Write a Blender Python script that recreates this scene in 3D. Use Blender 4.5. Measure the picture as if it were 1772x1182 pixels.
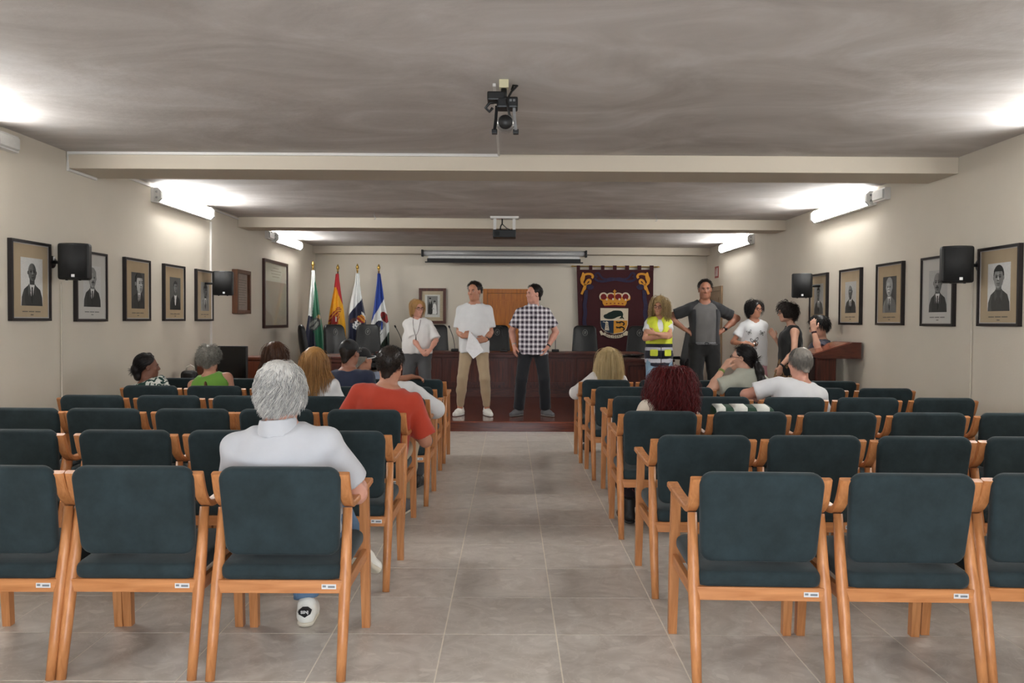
import bpy, bmesh, math, random
import numpy as np
from mathutils import Vector, Matrix, Euler

for o in list(bpy.data.objects): bpy.data.objects.remove(o)
random.seed(7); np.random.seed(7)
SC = bpy.context.scene
COL = SC.collection

# ---------------------------------------------------------------- camera
FPX, IW, IH = 1450.0, 1772.0, 1182.0
CAM_LOC = Vector((0.0, 0.0, 1.40))
CAM_ROT = (Matrix.Rotation(math.radians(-0.16), 3, 'Z') @ Matrix.Rotation(math.radians(90 - 1.40), 3, 'X')
           @ Matrix.Rotation(math.radians(0.32), 3, 'Z'))
cam_d = bpy.data.cameras.new('camera'); cam_d.sensor_width = 36.0; cam_d.lens = FPX / IW * 36.0
cam_d.clip_start = 0.05; cam_d.clip_end = 100
cam = bpy.data.objects.new('camera', cam_d); COL.objects.link(cam)
cam.matrix_world = Matrix.Translation(CAM_LOC) @ CAM_ROT.to_4x4()
SC.camera = cam

def at(px, py, Y):
    """world point seen at a photo pixel, at distance Y down the room"""
    d = CAM_ROT @ Vector(((px - IW / 2) / FPX, -(py - IH / 2) / FPX, -1.0))
    return CAM_LOC + d * ((Y - CAM_LOC.y) / d.y)

# ---------------------------------------------------------------- world, daylight, exposure
W = bpy.data.worlds.new('world'); SC.world = W; W.use_nodes = True
W.node_tree.nodes['Background'].inputs[0].default_value = (0.86, 0.92, 1.0, 1)
W.node_tree.nodes['Background'].inputs[1].default_value = 1.0
SC.view_settings.view_transform = 'Standard'
try: SC.view_settings.look = 'None'
except Exception: pass
SC.view_settings.gamma = 1.0
SC.view_settings.use_curve_mapping = False
SC.view_settings.exposure = 1.04
TUBE_STRENGTH = 26.0
# daylight coming in through the glazed double door in the rear wall, just behind the photographer
ld = bpy.data.lights.new('door_daylight', 'AREA'); ld.shape = 'RECTANGLE'; ld.size = 2.5; ld.size_y = 1.95
ld.energy = 74; ld.color = (0.84, 0.92, 1.0)
lo = bpy.data.objects.new('door_daylight', ld); COL.objects.link(lo)
lo.location = (0, -1.32, 1.03); lo.rotation_euler = (math.radians(90), 0, 0)

# ---------------------------------------------------------------- tags
def tag(o, label=None, cat=None, group=None, kind=None):
    if label: o['label'] = label
    if cat: o['category'] = cat
    if group: o['group'] = group
    if kind: o['kind'] = kind
    return o
def empty(name, loc=(0, 0, 0), rz=0.0, parent=None):
    o = bpy.data.objects.new(name, None); COL.objects.link(o)
    o.location = loc; o.rotation_euler = (0, 0, rz); o.empty_display_size = 0.1
    if parent: o.parent = parent
    return o
def thing(name, label, cat, loc=(0, 0, 0), rz=0.0, group=None):
    return tag(empty(name, loc, rz), label, cat, group)
def copy_tree(o, parent=None):
    c = o.copy(); COL.objects.link(c); c.parent = parent
    for ch in o.children: copy_tree(ch, c)
    return c

# ---------------------------------------------------------------- materials
def nt(name):
    m = bpy.data.materials.new(name); m.use_nodes = True
    t = m.node_tree; b = t.nodes['Principled BSDF']
    return m, t, b
def lin(c):
    return tuple(((x / 255) / 12.92 if x / 255 <= 0.04045 else ((x / 255 + 0.055) / 1.055) ** 2.4) for x in c) + (1.0,)
MATS = {}
def plain(name, rgb, rough=0.5, metal=0.0, noise=0.06, scale=30.0, bump=0.0, bscale=None, coat=0.0, emit=0.0, sheen=0.0, stretch=None, spec=None):
    """procedural material: colour broken by fine noise, optional bump. rgb is sRGB 0-255"""
    if name in MATS: return MATS[name]
    m, t, b = nt(name); L = t.links
    c = lin(rgb)
    tc = t.nodes.new('ShaderNodeTexCoord'); mp = t.nodes.new('ShaderNodeMapping')
    L.new(tc.outputs['Object'], mp.inputs[0])
    if stretch: mp.inputs['Scale'].default_value = stretch
    nz = t.nodes.new('ShaderNodeTexNoise'); nz.inputs['Scale'].default_value = scale; nz.inputs['Detail'].default_value = 4
    L.new(mp.outputs[0], nz.inputs['Vector'])
    mx = t.nodes.new('ShaderNodeMix'); mx.data_type = 'RGBA'
    mx.inputs[6].default_value = tuple(min(1, x * (1 - noise * 2)) for x in c[:3]) + (1,)
    mx.inputs[7].default_value = tuple(min(1, x * (1 + noise * 2)) for x in c[:3]) + (1,)
    L.new(nz.outputs[0], mx.inputs[0]); L.new(mx.outputs[2], b.inputs['Base Color'])
    b.inputs['Roughness'].default_value = rough; b.inputs['Metallic'].default_value = metal
    if spec is not None: b.inputs['Specular IOR Level'].default_value = spec
    if coat: b.inputs['Coat Weight'].default_value = coat; b.inputs['Coat Roughness'].default_value = 0.15
    if sheen: b.inputs['Sheen Weight'].default_value = sheen; b.inputs['Sheen Roughness'].default_value = 0.5
    if emit:
        b.inputs['Emission Color'].default_value = c; b.inputs['Emission Strength'].default_value = emit
    if bump:
        n2 = t.nodes.new('ShaderNodeTexNoise'); n2.inputs['Scale'].default_value = bscale or scale * 3; n2.inputs['Detail'].default_value = 3
        L.new(mp.outputs[0], n2.inputs['Vector'])
        bp = t.nodes.new('ShaderNodeBump'); bp.inputs['Strength'].default_value = bump; bp.inputs['Distance'].default_value = 0.004
        L.new(n2.outputs[0], bp.inputs['Height']); L.new(bp.outputs[0], b.inputs['Normal'])
    MATS[name] = m
    return m
def ramp(t, stops):
    r = t.nodes.new('ShaderNodeValToRGB')
    while len(r.color_ramp.elements) < len(stops): r.color_ramp.elements.new(0.5)
    for e, (p, c) in zip(r.color_ramp.elements, stops):
        e.position = p; e.color = lin(c)
    return r
def wood(name, dark, light, rough=0.4, scale=(14, 14, 1.2), coat=0.0):
    if name in MATS: return MATS[name]
    m, t, b = nt(name); L = t.links
    tc = t.nodes.new('ShaderNodeTexCoord'); mp = t.nodes.new('ShaderNodeMapping'); mp.inputs['Scale'].default_value = scale
    L.new(tc.outputs['Object'], mp.inputs[0])
    nz = t.nodes.new('ShaderNodeTexNoise'); nz.inputs['Scale'].default_value = 3; nz.inputs['Detail'].default_value = 8; nz.inputs['Distortion'].default_value = 0.6
    L.new(mp.outputs[0], nz.inputs['Vector'])
    r = ramp(t, [(0.3, dark), (0.72, light)])
    L.new(nz.outputs[0], r.inputs[0]); L.new(r.outputs[0], b.inputs['Base Color'])
    b.inputs['Roughness'].default_value = rough
    if coat: b.inputs['Coat Weight'].default_value = coat; b.inputs['Coat Roughness'].default_value = 0.12
    bp = t.nodes.new('ShaderNodeBump'); bp.inputs['Strength'].default_value = 0.08; bp.inputs['Distance'].default_value = 0.002
    L.new(nz.outputs[0], bp.inputs['Height']); L.new(bp.outputs[0], b.inputs['Normal'])
    MATS[name] = m
    return m

M_WALL = plain('wall_paint', (214, 206, 191), 0.75, noise=0.025, scale=2.0, bump=0.12, bscale=60)
M_BEAM = plain('beam_paint', (208, 198, 181), 0.75, noise=0.02, scale=2.0, bump=0.1, bscale=60)
M_WHITE = plain('white_plastic', (226, 224, 220), 0.45, noise=0.02)
M_BLACK = plain('black_plastic', (14, 14, 15), 0.45, noise=0.1)
M_DARKMETAL = plain('dark_metal', (30, 30, 32), 0.35, metal=0.6)
M_STEEL = plain('brushed_steel', (176, 178, 180), 0.3, metal=0.9)
M_BRASS = plain('brass', (196, 160, 84), 0.28, metal=0.9)
M_BEECH = wood('beech_wood', (172, 108, 60), (206, 142, 90), 0.38)
M_MAHOG = wood('mahogany', (56, 20, 11), (98, 41, 23), 0.42, scale=(3, 3, 26))
M_MAHOGV = wood('mahogany_upright', (56, 20, 11), (102, 43, 24), 0.42, scale=(18, 18, 1.0))
M_STAGE = wood('stage_boards', (74, 27, 16), (118, 52, 31), 0.16, scale=(1.2, 16, 16), coat=0.4)
M_OAK = wood('honey_oak', (158, 88, 12), (194, 116, 26), 0.35, scale=(14, 14, 1.0))
M_FRAMEBROWN = wood('walnut_frame', (64, 28, 14), (98, 48, 26), 0.35)
M_FRAMEBLK = plain('black_lacquer', (24, 18, 20), 0.35)
M_LEATHER = plain('black_leather', (17, 18, 19), 0.38, noise=0.1, bump=0.15, bscale=160)

# teal chair fabric with nap mottling
def fabric(name, a, b_, rough=0.9, sc=9.0, sheen=0.12):
    m, t, b = nt(name); L = t.links
    tc = t.nodes.new('ShaderNodeTexCoord')
    nz = t.nodes.new('ShaderNodeTexNoise'); nz.inputs['Scale'].default_value = sc; nz.inputs['Detail'].default_value = 7; nz.inputs['Roughness'].default_value = 0.65
    oi = t.nodes.new('ShaderNodeObjectInfo'); ad = t.nodes.new('ShaderNodeVectorMath'); ad.operation = 'ADD'
    L.new(tc.outputs['Object'], ad.inputs[0]); L.new(oi.outputs['Location'], ad.inputs[1])
    L.new(ad.outputs[0], nz.inputs['Vector'])
    r = ramp(t, [(0.3, a), (0.7, b_)]); L.new(nz.outputs[0], r.inputs[0]); L.new(r.outputs[0], b.inputs['Base Color'])
    b.inputs['Roughness'].default_value = rough; b.inputs['Sheen Weight'].default_value = sheen; b.inputs['Sheen Roughness'].default_value = 0.4
    n2 = t.nodes.new('ShaderNodeTexNoise'); n2.inputs['Scale'].default_value = 420
    L.new(tc.outputs['Object'], n2.inputs['Vector'])
    bp = t.nodes.new('ShaderNodeBump'); bp.inputs['Strength'].default_value = 0.25; bp.inputs['Distance'].default_value = 0.002
    L.new(n2.outputs[0], bp.inputs['Height']); L.new(bp.outputs[0], b.inputs['Normal'])
    MATS[name] = m
    return m
M_TEAL = fabric('teal_upholstery', (23, 36, 39), (36, 52, 57))

# ceiling: patchy roller-painted plaster
def ceiling_mat():
    m, t, b = nt('ceiling_plaster'); L = t.links
    tc = t.nodes.new('ShaderNodeTexCoord'); mp = t.nodes.new('ShaderNodeMapping'); mp.inputs['Scale'].default_value = (0.55, 0.9, 1)
    L.new(tc.outputs['Object'], mp.inputs[0])
    nz = t.nodes.new('ShaderNodeTexNoise'); nz.inputs['Scale'].default_value = 1.6; nz.inputs['Detail'].default_value = 9; nz.inputs['Distortion'].default_value = 1.4; nz.inputs['Roughness'].default_value = 0.6
    L.new(mp.outputs[0], nz.inputs['Vector'])
    r = ramp(t, [(0.3, (180, 174, 169)), (0.55, (203, 198, 194)), (0.75, (222, 219, 218))])
    L.new(nz.outputs[0], r.inputs[0]); L.new(r.outputs[0], b.inputs['Base Color'])
    b.inputs['Roughness'].default_value = 0.8
    n2 = t.nodes.new('ShaderNodeTexNoise'); n2.inputs['Scale'].default_value = 14; n2.inputs['Detail'].default_value = 8
    L.new(tc.outputs['Object'], n2.inputs['Vector'])
    bp = t.nodes.new('ShaderNodeBump'); bp.inputs['Strength'].default_value = 0.25; bp.inputs['Distance'].default_value = 0.01
    L.new(n2.outputs[0], bp.inputs['Height']); L.new(bp.outputs[0], b.inputs['Normal'])
    return m
M_CEIL = ceiling_mat()

# floor tile: grey-brown polished stone print with pale shell-like blotches and streaks
def tile_mat():
    m, t, b = nt('floor_tile_stone'); L = t.links
    tc = t.nodes.new('ShaderNodeTexCoord'); oi = t.nodes.new('ShaderNodeObjectInfo')
    # the same print on every tile, turned by quarter turns: shift by a per-tile offset
    mul = t.nodes.new('ShaderNodeVectorMath'); mul.operation = 'SCALE'; mul.inputs['Scale'].default_value = 7.3
    cb = t.nodes.new('ShaderNodeCombineXYZ'); L.new(oi.outputs['Random'], cb.inputs[0]); L.new(oi.outputs['Random'], cb.inputs[1])
    L.new(cb.outputs[0], mul.inputs[0])
    ad = t.nodes.new('ShaderNodeVectorMath'); ad.operation = 'ADD'; L.new(tc.outputs['Object'], ad.inputs[0]); L.new(mul.outputs[0], ad.inputs[1])
    n1 = t.nodes.new('ShaderNodeTexNoise'); n1.inputs['Scale'].default_value = 4.5; n1.inputs['Detail'].default_value = 7; n1.inputs['Distortion'].default_value = 2.2
    L.new(ad.outputs[0], n1.inputs['Vector'])
    r1 = ramp(t, [(0.3, (184, 175, 165)), (0.5, (198, 190, 181)), (0.7, (210, 203, 194))]); L.new(n1.outputs[0], r1.inputs[0])
    # pale blotches
    vo = t.nodes.new('ShaderNodeTexVoronoi'); vo.inputs['Scale'].default_value = 7.5; vo.inputs['Randomness'].default_value = 1.0
    ns = t.nodes.new('ShaderNodeTexNoise'); ns.inputs['Scale'].default_value = 9.0
    L.new(ad.outputs[0], ns.inputs['Vector'])
    wp = t.nodes.new('ShaderNodeVectorMath'); wp.operation = 'MULTIPLY_ADD'; wp.inputs[1].default_value = (0.12, 0.12, 0.0)
    L.new(ns.outputs['Color'], wp.inputs[0]); L.new(ad.outputs[0], wp.inputs[2])
    st = t.nodes.new('ShaderNodeVectorMath'); st.operation = 'MULTIPLY'; st.inputs[1].default_value = (0.8, 1.25, 1)
    L.new(wp.outputs[0], st.inputs[0]); L.new(st.outputs[0], vo.inputs['Vector'])
    r2 = ramp(t, [(0.16, (255, 255, 255)), (0.20, (0, 0, 0))]); L.new(vo.outputs['Distance'], r2.inputs[0])
    # pale streaks
    n3 = t.nodes.new('ShaderNodeTexNoise'); n3.inputs['Scale'].default_value = 5.5; n3.inputs['Detail'].default_value = 3; n3.inputs['Distortion'].default_value = 3.0
    L.new(ad.outputs[0], n3.inputs['Vector'])
    r3 = ramp(t, [(0.46, (0, 0, 0)), (0.495, (200, 200, 200)), (0.53, (0, 0, 0))]); L.new(n3.outputs[0], r3.inputs[0])
    mxm = t.nodes.new('ShaderNodeMath'); mxm.operation = 'MAXIMUM'; L.new(r2.outputs[0], mxm.inputs[0]); L.new(r3.outputs[0], mxm.inputs[1])
    fm = t.nodes.new('ShaderNodeMath'); fm.operation = 'MULTIPLY'; fm.inputs[1].default_value = 0.42; L.new(mxm.outputs[0], fm.inputs[0])
    mx = t.nodes.new('ShaderNodeMix'); mx.data_type = 'RGBA'; mx.inputs[7].default_value = lin((232, 226, 217))
    L.new(fm.outputs[0], mx.inputs[0]); L.new(r1.outputs[0], mx.inputs[6]); L.new(mx.outputs[2], b.inputs['Base Color'])
    rr = t.nodes.new('ShaderNodeMapRange'); rr.inputs[3].default_value = 0.26; rr.inputs[4].default_value = 0.40
    L.new(n1.outputs[0], rr.inputs[0]); L.new(rr.outputs[0], b.inputs['Roughness'])
    b.inputs['Specular IOR Level'].default_value = 0.6
    return m
M_TILE = tile_mat()
M_GROUT = plain('grout', (240, 232, 218), 0.9)

# ---------------------------------------------------------------- mesh helpers
def obj_from(name, verts, faces, mat=None, parent=None, smooth=False, mats=None, fmi=None, kind=None):
    me = bpy.data.meshes.new(name); me.from_pydata([tuple(v) for v in verts], [], [tuple(f) for f in faces])
    for mm in (mats or ([mat] if mat else [])): me.materials.append(mm)
    if fmi is not None: me.polygons.foreach_set('material_index', np.asarray(fmi, dtype=np.int32))
    if smooth: me.polygons.foreach_set('use_smooth', np.ones(len(me.polygons), dtype=bool))
    me.update()
    o = bpy.data.objects.new(name, me); COL.objects.link(o)
    if parent: o.parent = parent
    if kind: o['kind'] = kind
    return o
def bm_obj(name, bm, mat, parent=None, smooth=False, bevel=0.0, segs=2, kind=None):
    me = bpy.data.meshes.new(name)
    if bevel > 0:
        bmesh.ops.bevel(bm, geom=[e for e in bm.edges], offset=bevel, segments=segs, affect='EDGES', profile=0.6)
    bmesh.ops.recalc_face_normals(bm, faces=bm.faces)
    bm.to_mesh(me); bm.free()
    for mm in (mat if isinstance(mat, (list, tuple)) else [mat]): me.materials.append(mm)
    if smooth: me.polygons.foreach_set('use_smooth', np.ones(len(me.polygons), dtype=bool))
    o = bpy.data.objects.new(name, me); COL.objects.link(o)
    if parent: o.parent = parent
    if kind: o['kind'] = kind
    return o
def bbox(bm, lo, hi, M=None):
    x0, y0, z0 = lo; x1, y1, z1 = hi
    vs = [bm.verts.new(v) for v in ((x0, y0, z0), (x1, y0, z0), (x1, y1, z0), (x0, y1, z0), (x0, y0, z1), (x1, y0, z1), (x1, y1, z1), (x0, y1, z1))]
    for f in ((0, 3, 2, 1), (4, 5, 6, 7), (0, 1, 5, 4), (1, 2, 6, 5), (2, 3, 7, 6), (3, 0, 4, 7)): bm.faces.new([vs[i] for i in f])
    if M: bmesh.ops.transform(bm, matrix=M, verts=vs)
    return vs
def box(name, lo, hi, mat, parent=None, bevel=0.0, M=None, kind=None, segs=2):
    bm = bmesh.new(); bbox(bm, lo, hi, M)
    return bm_obj(name, bm, mat, parent, bevel=bevel, segs=segs, kind=kind)
def frames_along(pts):
    pts = [Vector(p) for p in pts]; n = len(pts); T = []
    for i in range(n):
        a = pts[max(0, i - 1)]; b = pts[min(n - 1, i + 1)]; T.append((b - a).normalized())
    up = Vector((0, 0, 1)) if abs(T[0].z) < 0.9 else Vector((0, 1, 0))
    u = up.cross(T[0]).normalized(); fr = []
    for i in range(n):
        u = (u - T[i] * u.dot(T[i])).normalized(); v = T[i].cross(u); fr.append((pts[i], u, v))
    return fr
def tube_geo(pts, rad, sides=8, square=False, ru=None, rv=None):
    """verts, faces of a tube along pts; rad a number or list; ru/rv per-axis radii"""
    fr = frames_along(pts); vs = []; fs = []; n = len(fr)
    for i, (p, u, v) in enumerate(fr):
        r = rad[i] if isinstance(rad, (list, tuple)) else rad
        a_, b_ = (ru if ru is not None else r), (rv if rv is not None else r)
        for k in range(sides):
            a = 2 * math.pi * (k + (0.5 if square else 0)) / sides
            q = math.sqrt(2) if square and sides == 4 else 1.0
            vs.append(p + u * (math.cos(a) * a_ * q) + v * (math.sin(a) * b_ * q))
    for i in range(n - 1):
        for k in range(sides):
            k2 = (k + 1) % sides
            fs.append((i * sides + k, i * sides + k2, (i + 1) * sides + k2, (i + 1) * sides + k))
    fs.append(tuple(range(sides - 1, -1, -1))); fs.append(tuple((n - 1) * sides + k for k in range(sides)))
    return vs, fs
def tube(name, pts, rad, mat, parent=None, sides=8, smooth=True, **kw):
    vs, fs = tube_geo(pts, rad, sides, **kw)
    return obj_from(name, vs, fs, mat, parent, smooth and sides > 4)
def lathe(name, prof, mat, parent=None, n=20, M=None):
    vs = []; fs = []
    for r, z in prof:
        for k in range(n):
            a = 2 * math.pi * k / n; vs.append(Vector((math.cos(a) * r, math.sin(a) * r, z)))
    for i in range(len(prof) - 1):
        for k in range(n):
            k2 = (k + 1) % n; fs.append((i * n + k, i * n + k2, (i + 1) * n + k2, (i + 1) * n + k))
    fs.append(tuple(range(n - 1, -1, -1))); fs.append(tuple((len(prof) - 1) * n + k for k in range(n)))
    if M: vs = [M @ v for v in vs]
    return obj_from(name, vs, fs, mat, parent, True)
def prism_geo(pts, t0, t1, M=None):
    """extruded polygon: pts in (x,z), from y=t0 (front) to y=t1"""
    n = len(pts)
    vs = [Vector((x, t0, z)) for x, z in pts] + [Vector((x, t1, z)) for x, z in pts]
    area = sum(pts[i][0] * pts[(i + 1) % n][1] - pts[(i + 1) % n][0] * pts[i][1] for i in range(n))
    f = list(range(n)); bk = [2 * n - 1 - i for i in range(n)]
    fs = [tuple(f if (area > 0) == (t0 < t1) else f[::-1]), tuple(bk if (area > 0) == (t0 < t1) else bk[::-1])]
    for i in range(n):
        j = (i + 1) % n; q = (i, n + i, n + j, j)
        fs.append(q if (area > 0) == (t0 < t1) else q[::-1])
    if M: vs = [M @ v for v in vs]
    return vs, fs
def prism(name, pts, t0, t1, mat, parent=None, M=None, smooth=False):
    vs, fs = prism_geo(pts, t0, t1, M)
    return obj_from(name, vs, fs, mat, parent, smooth)
def rrect(w, h, r, n=6, wtop=None):
    """rounded rectangle outline centred on x, from z=0 to h"""
    pts = []
    for cx, cz, a0, rr in ((w / 2 - r, r, -90, r), ((wtop or w) / 2 - r, h - r, 0, r), (-(wtop or w) / 2 + r, h - r, 90, r), (-w / 2 + r, r, 180, r)):
        for k in range(n + 1):
            a = math.radians(a0 + 90 * k / n); pts.append((cx + math.cos(a) * rr, cz + math.sin(a) * rr))
    return pts
def cushion(name, outline, t, edge, mat, parent=None, bulge=0.0, M=None, bend=0.0):
    """upholstered panel: outline in (x,z), thickness t along y, softly rounded edges"""
    c = (sum(p[0] for p in outline) / len(outline), sum(p[1] for p in outline) / len(outline))
    rings = []; steps = 4
    for k in range(steps + 1):
        a = math.pi / 2 * k / steps
        rings.append((edge * (1 - math.sin(a)), -t / 2 + edge * (1 - math.cos(a)) - 0))
    prof = [(edge * (1 - math.sin(math.pi / 2 * k / steps)), -t / 2 + edge * (1 - math.cos(math.pi / 2 * k / steps))) for k in range(steps + 1)]
    prof = prof + [(i, -y) for i, y in prof[::-1]]
    vs = []; fs = []; n = len(outline)
    wmax = max(abs(p[0]) for p in outline) or 1
    def pt(x, z, y):
        return Vector((x, y + bend * (x / wmax) ** 2, z))
    for ins, y in prof:
        for (x, z) in outline:
            dx, dz = c[0] - x, c[1] - z; d = math.hypot(dx, dz)
            vs.append(pt(x + dx / d * ins, z + dz / d * ins, y))
    m = len(prof)
    for i in range(m - 1):
        for k in range(n):
            k2 = (k + 1) % n; fs.append((i * n + k, i * n + k2, (i + 1) * n + k2, (i + 1) * n + k))
    # bulged caps
    for side, base in ((-1, 0), (1, (m - 1) * n)):
        prev = [base + k for k in range(n)]
        for f_, bf in ((0.75, 0.55), (0.4, 0.9)):
            cur = []
            for k in range(n):
                x, z = outline[k]
                vs.append(pt(c[0] + (x - c[0]) * f_, c[1] + (z - c[1]) * f_, side * (t / 2 + bulge * bf))); cur.append(len(vs) - 1)
            for k in range(n):
                k2 = (k + 1) % n; q = (prev[k], prev[k2], cur[k2], cur[k]); fs.append(q if side > 0 else q[::-1])
            prev = cur
        vs.append(pt(c[0], c[1], side * (t / 2 + bulge))); ci = len(vs) - 1
        for k in range(n):
            q = (prev[k], prev[(k + 1) % n], ci); fs.append(q if side > 0 else q[::-1])
    if M: vs = [M @ v for v in vs]
    o = obj_from(name, vs, fs, mat, parent, True)
    bm = bmesh.new(); bm.from_mesh(o.data); bmesh.ops.recalc_face_normals(bm, faces=bm.faces); bm.to_mesh(o.data); bm.free()
    return o
def text_mesh(name, s, size, mat, parent=None, M=None, ext=0.0006, align='CENTER', bold=False):
    cu = bpy.data.curves.new(name, 'FONT'); cu.body = s; cu.size = size; cu.extrude = ext; cu.align_x = align; cu.align_y = 'CENTER'
    if bold: cu.offset = size * 0.025
    o = bpy.data.objects.new(name, cu); COL.objects.link(o)
    dg = bpy.context.evaluated_depsgraph_get(); me = bpy.data.meshes.new_from_object(o.evaluated_get(dg))
    bpy.data.objects.remove(o); bpy.data.curves.remove(cu)
    if M: me.transform(M)
    me.materials.clear(); me.materials.append(mat)
    o = bpy.data.objects.new(name, me); COL.objects.link(o)
    if parent: o.parent = parent
    return o
# ================================================================= THE ROOM
XL, XR = -3.75, 3.80           # side walls
YB, Y0 = 16.2, -1.2            # far wall, rear wall
ZC, ZB = 2.81, 2.67            # ceiling, underside of beams
YS, ZS = 10.57, 0.13           # stage front edge and height

def struct(o, **k): o['kind'] = 'structure'; return o
struct(box('wall_left', (XL - 0.2, Y0, 0), (XL, YB, ZC), M_WALL))
struct(box('wall_right', (XR, Y0, 0), (XR + 0.2, YB, ZC), M_WALL))
struct(box('wall_far', (XL - 0.2, YB, 0), (XR + 0.2, YB + 0.2, ZC), M_WALL))
struct(box('ceiling', (XL - 0.2, Y0 - 0.2, ZC), (XR + 0.2, YB + 0.2, ZC + 0.15), M_CEIL))
# rear wall (behind the photographer) with a glazed double door
bm = bmesh.new()
for lo_, hi_ in (((XL - .2, Y0 - .2, 0), (-1.3, Y0, ZC)), ((1.3, Y0 - .2, 0), (XR + .2, Y0, ZC)), ((-1.3, Y0 - .2, 2.1), (1.3, Y0, ZC))): bbox(bm, lo_, hi_)
struct(bm_obj('wall_rear', bm, M_WALL))
d3 = struct(empty('door_3', (0, Y0 - .05, 0)))
for x0 in (-1.3, 0.0):
    bm = bmesh.new()
    for lo_, hi_ in (((x0, -.025, 0), (x0 + .07, .025, 2.1)), ((x0 + 1.23, -.025, 0), (x0 + 1.3, .025, 2.1)), ((x0 + .07, -.025, 0), (x0 + 1.23, .025, .1)), ((x0 + .07, -.025, 2.03), (x0 + 1.23, .025, 2.1))): bbox(bm, lo_, hi_)
    lf = bm_obj('door_leaf_frame', bm, M_OAK, d3)
    tube('pull_handle', [(x0 + (1.2 if x0 < 0 else .1), .025, .9), (x0 + (1.2 if x0 < 0 else .1), .07, .9), (x0 + (1.2 if x0 < 0 else .1), .07, 1.2), (x0 + (1.2 if x0 < 0 else .1), .025, 1.2)], .012, M_STEEL, lf)
# beams
for i, (y, w) in enumerate(((2.62, 0.52), (7.13, 0.52), (11.57, 0.45), (15.95, 0.25))):
    struct(box('ceiling_beam', (XL, y, ZB), (XR, y + w, ZC), M_BEAM, bevel=0.006))

# floor slab (grout) and its tiles
floor = struct(box('floor', (XL - .2, Y0 - .2, -0.2), (XR + .2, YB + .2, -0.0016), M_GROUT))
TS, GX, GY = 0.5, -0.285, 3.71
bm = bmesh.new(); bbox(bm, (-TS / 2 + .0028, -TS / 2 + .0028, -0.004), (TS / 2 - .0028, TS / 2 - .0028, 0.0))
proto = bm_obj('tile', bm, M_TILE, floor)
tme = proto.data; first = True
ix0 = int(math.floor((XL - GX) / TS)); ix1 = int(math.ceil((XR - GX) / TS)); rest = []
for j in range(-15, 15):
    yc = GY + TS * (j + .5)
    for i in range(ix0, ix1):
        xc = GX + TS * (i + .5)
        lox, hix = max(xc - TS / 2, XL), min(xc + TS / 2, XR); loy, hiy = yc - TS / 2, min(yc + TS / 2, YS + 0.05)
        if hiy - loy < .03 or hix - lox < .03: continue
        full = hix - lox > TS - 1e-4 and hiy - loy > TS - 1e-4
        inview = yc > 1.9 and abs(xc) < yc * 0.66 + 0.5
        if not inview: rest.append((lox, hix, loy, hiy)); continue
        if full:
            o = proto if first else bpy.data.objects.new('tile', tme)
            if not first: COL.objects.link(o); o.parent = floor
            first = False
            o.location = (xc, yc, 0)
        else:
            cx, cy = (lox + hix) / 2, (loy + hiy) / 2
            o = box('tile', (lox - cx + .002, loy - cy + .002, -.004), (hix - cx - .002, hiy - cy - .002, 0), M_TILE, floor); o.location = (cx, cy, 0)
bm = bmesh.new()
for lox, hix, loy, hiy in rest: bbox(bm, (lox + .002, loy + .002, -.004), (hix - .002, hiy - .002, 0))
bm_obj('tile_field', bm, M_TILE, floor, kind='stuff')

# stage: carcass, front board, nosing and floorboards
stage = struct(box('stage', (XL, YS + .03, 0), (XR, YB, ZS - .012), M_STAGE))
box('riser_board', (XL, YS + .012, 0), (XR, YS + .03, ZS - .022), M_STAGE, stage)
box('nosing', (XL, YS - .015, ZS - .022), (XR, YS + .05, ZS), wood('nosing_wood', (98, 42, 26), (128, 62, 40), 0.22, scale=(1.2, 16, 16)), stage, bevel=0.006)
pb = None; y = YS + .05; k = 0
while y < YB - .02:
    w = min(0.118, YB - y)
    b_ = box('floorboard', (XL, y + .0012, ZS - .012), (XR, y + w - .0012, ZS), M_STAGE, stage)
    y += w
# doors
dl, dr = at(836, 500, YB).x, at(836, 500, YB).x + 0.98; dt = at(850, 500, YB).z
d1 = struct(empty('door_1', ((dl + dr) / 2, YB, ZS)))
def door(root, w, h, M=None, cas=0.085, mat=M_OAK):
    for sx in (-1, 1):
        box('jamb', (sx * w / 2 - (cas if sx > 0 else 0), -.035, 0), (sx * w / 2 + (cas if sx < 0 else 0), 0, h), mat, root, bevel=.006)
    box('head_casing', (-w / 2 + cas, -.035, h - cas), (w / 2 - cas, 0, h), mat, root, bevel=.006)
    lw = w / 2 - cas - .004
    leaf = box('door_leaf', (-lw, -.02, .01), (lw, -.002, h - cas - .004), mat, root)
    iw = lw - .11
    for z0, z1 in ((.14, h * .40), (h * .44, h - cas - .12)):
        bm = bmesh.new()
        for lo, hi in (((-iw, -.03, z0), (-iw + .03, -.018, z1)), ((iw - .03, -.03, z0), (iw, -.018, z1)), ((-iw + .03, -.03, z0), (iw - .03, -.018, z0 + .03)), ((-iw + .03, -.03, z1 - .03), (iw - .03, -.018, z1))): bbox(bm, lo, hi)
        bm_obj('panel_moulding', bm, mat, leaf)
    tube('door_handle', [(lw - .06, -.02, h * .49), (lw - .06, -.06, h * .49), (lw - .17, -.06, h * .49)], .009, M_BRASS, leaf)
door(d1, dr - dl, dt - ZS)
d2 = struct(empty('door_2', (XR, 15.42, ZS), math.radians(-90)))
door(d2, 0.92, at(1240, 496, 15.4).z - ZS, mat=wood('tan_door', (120, 96, 72), (150, 124, 96), 0.45))
# skirting
for nm, lo, hi in (('baseboard_left', (XL, Y0, 0), (XL + .012, YS, .08)), ('baseboard_right', (XR - .012, Y0, 0), (XR, YS, .08)), ('baseboard_far', (XL, YB - .012, ZS), (dl - .01, YB, ZS + .08))):
    struct(box(nm, lo, hi, M_TILE))

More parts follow.
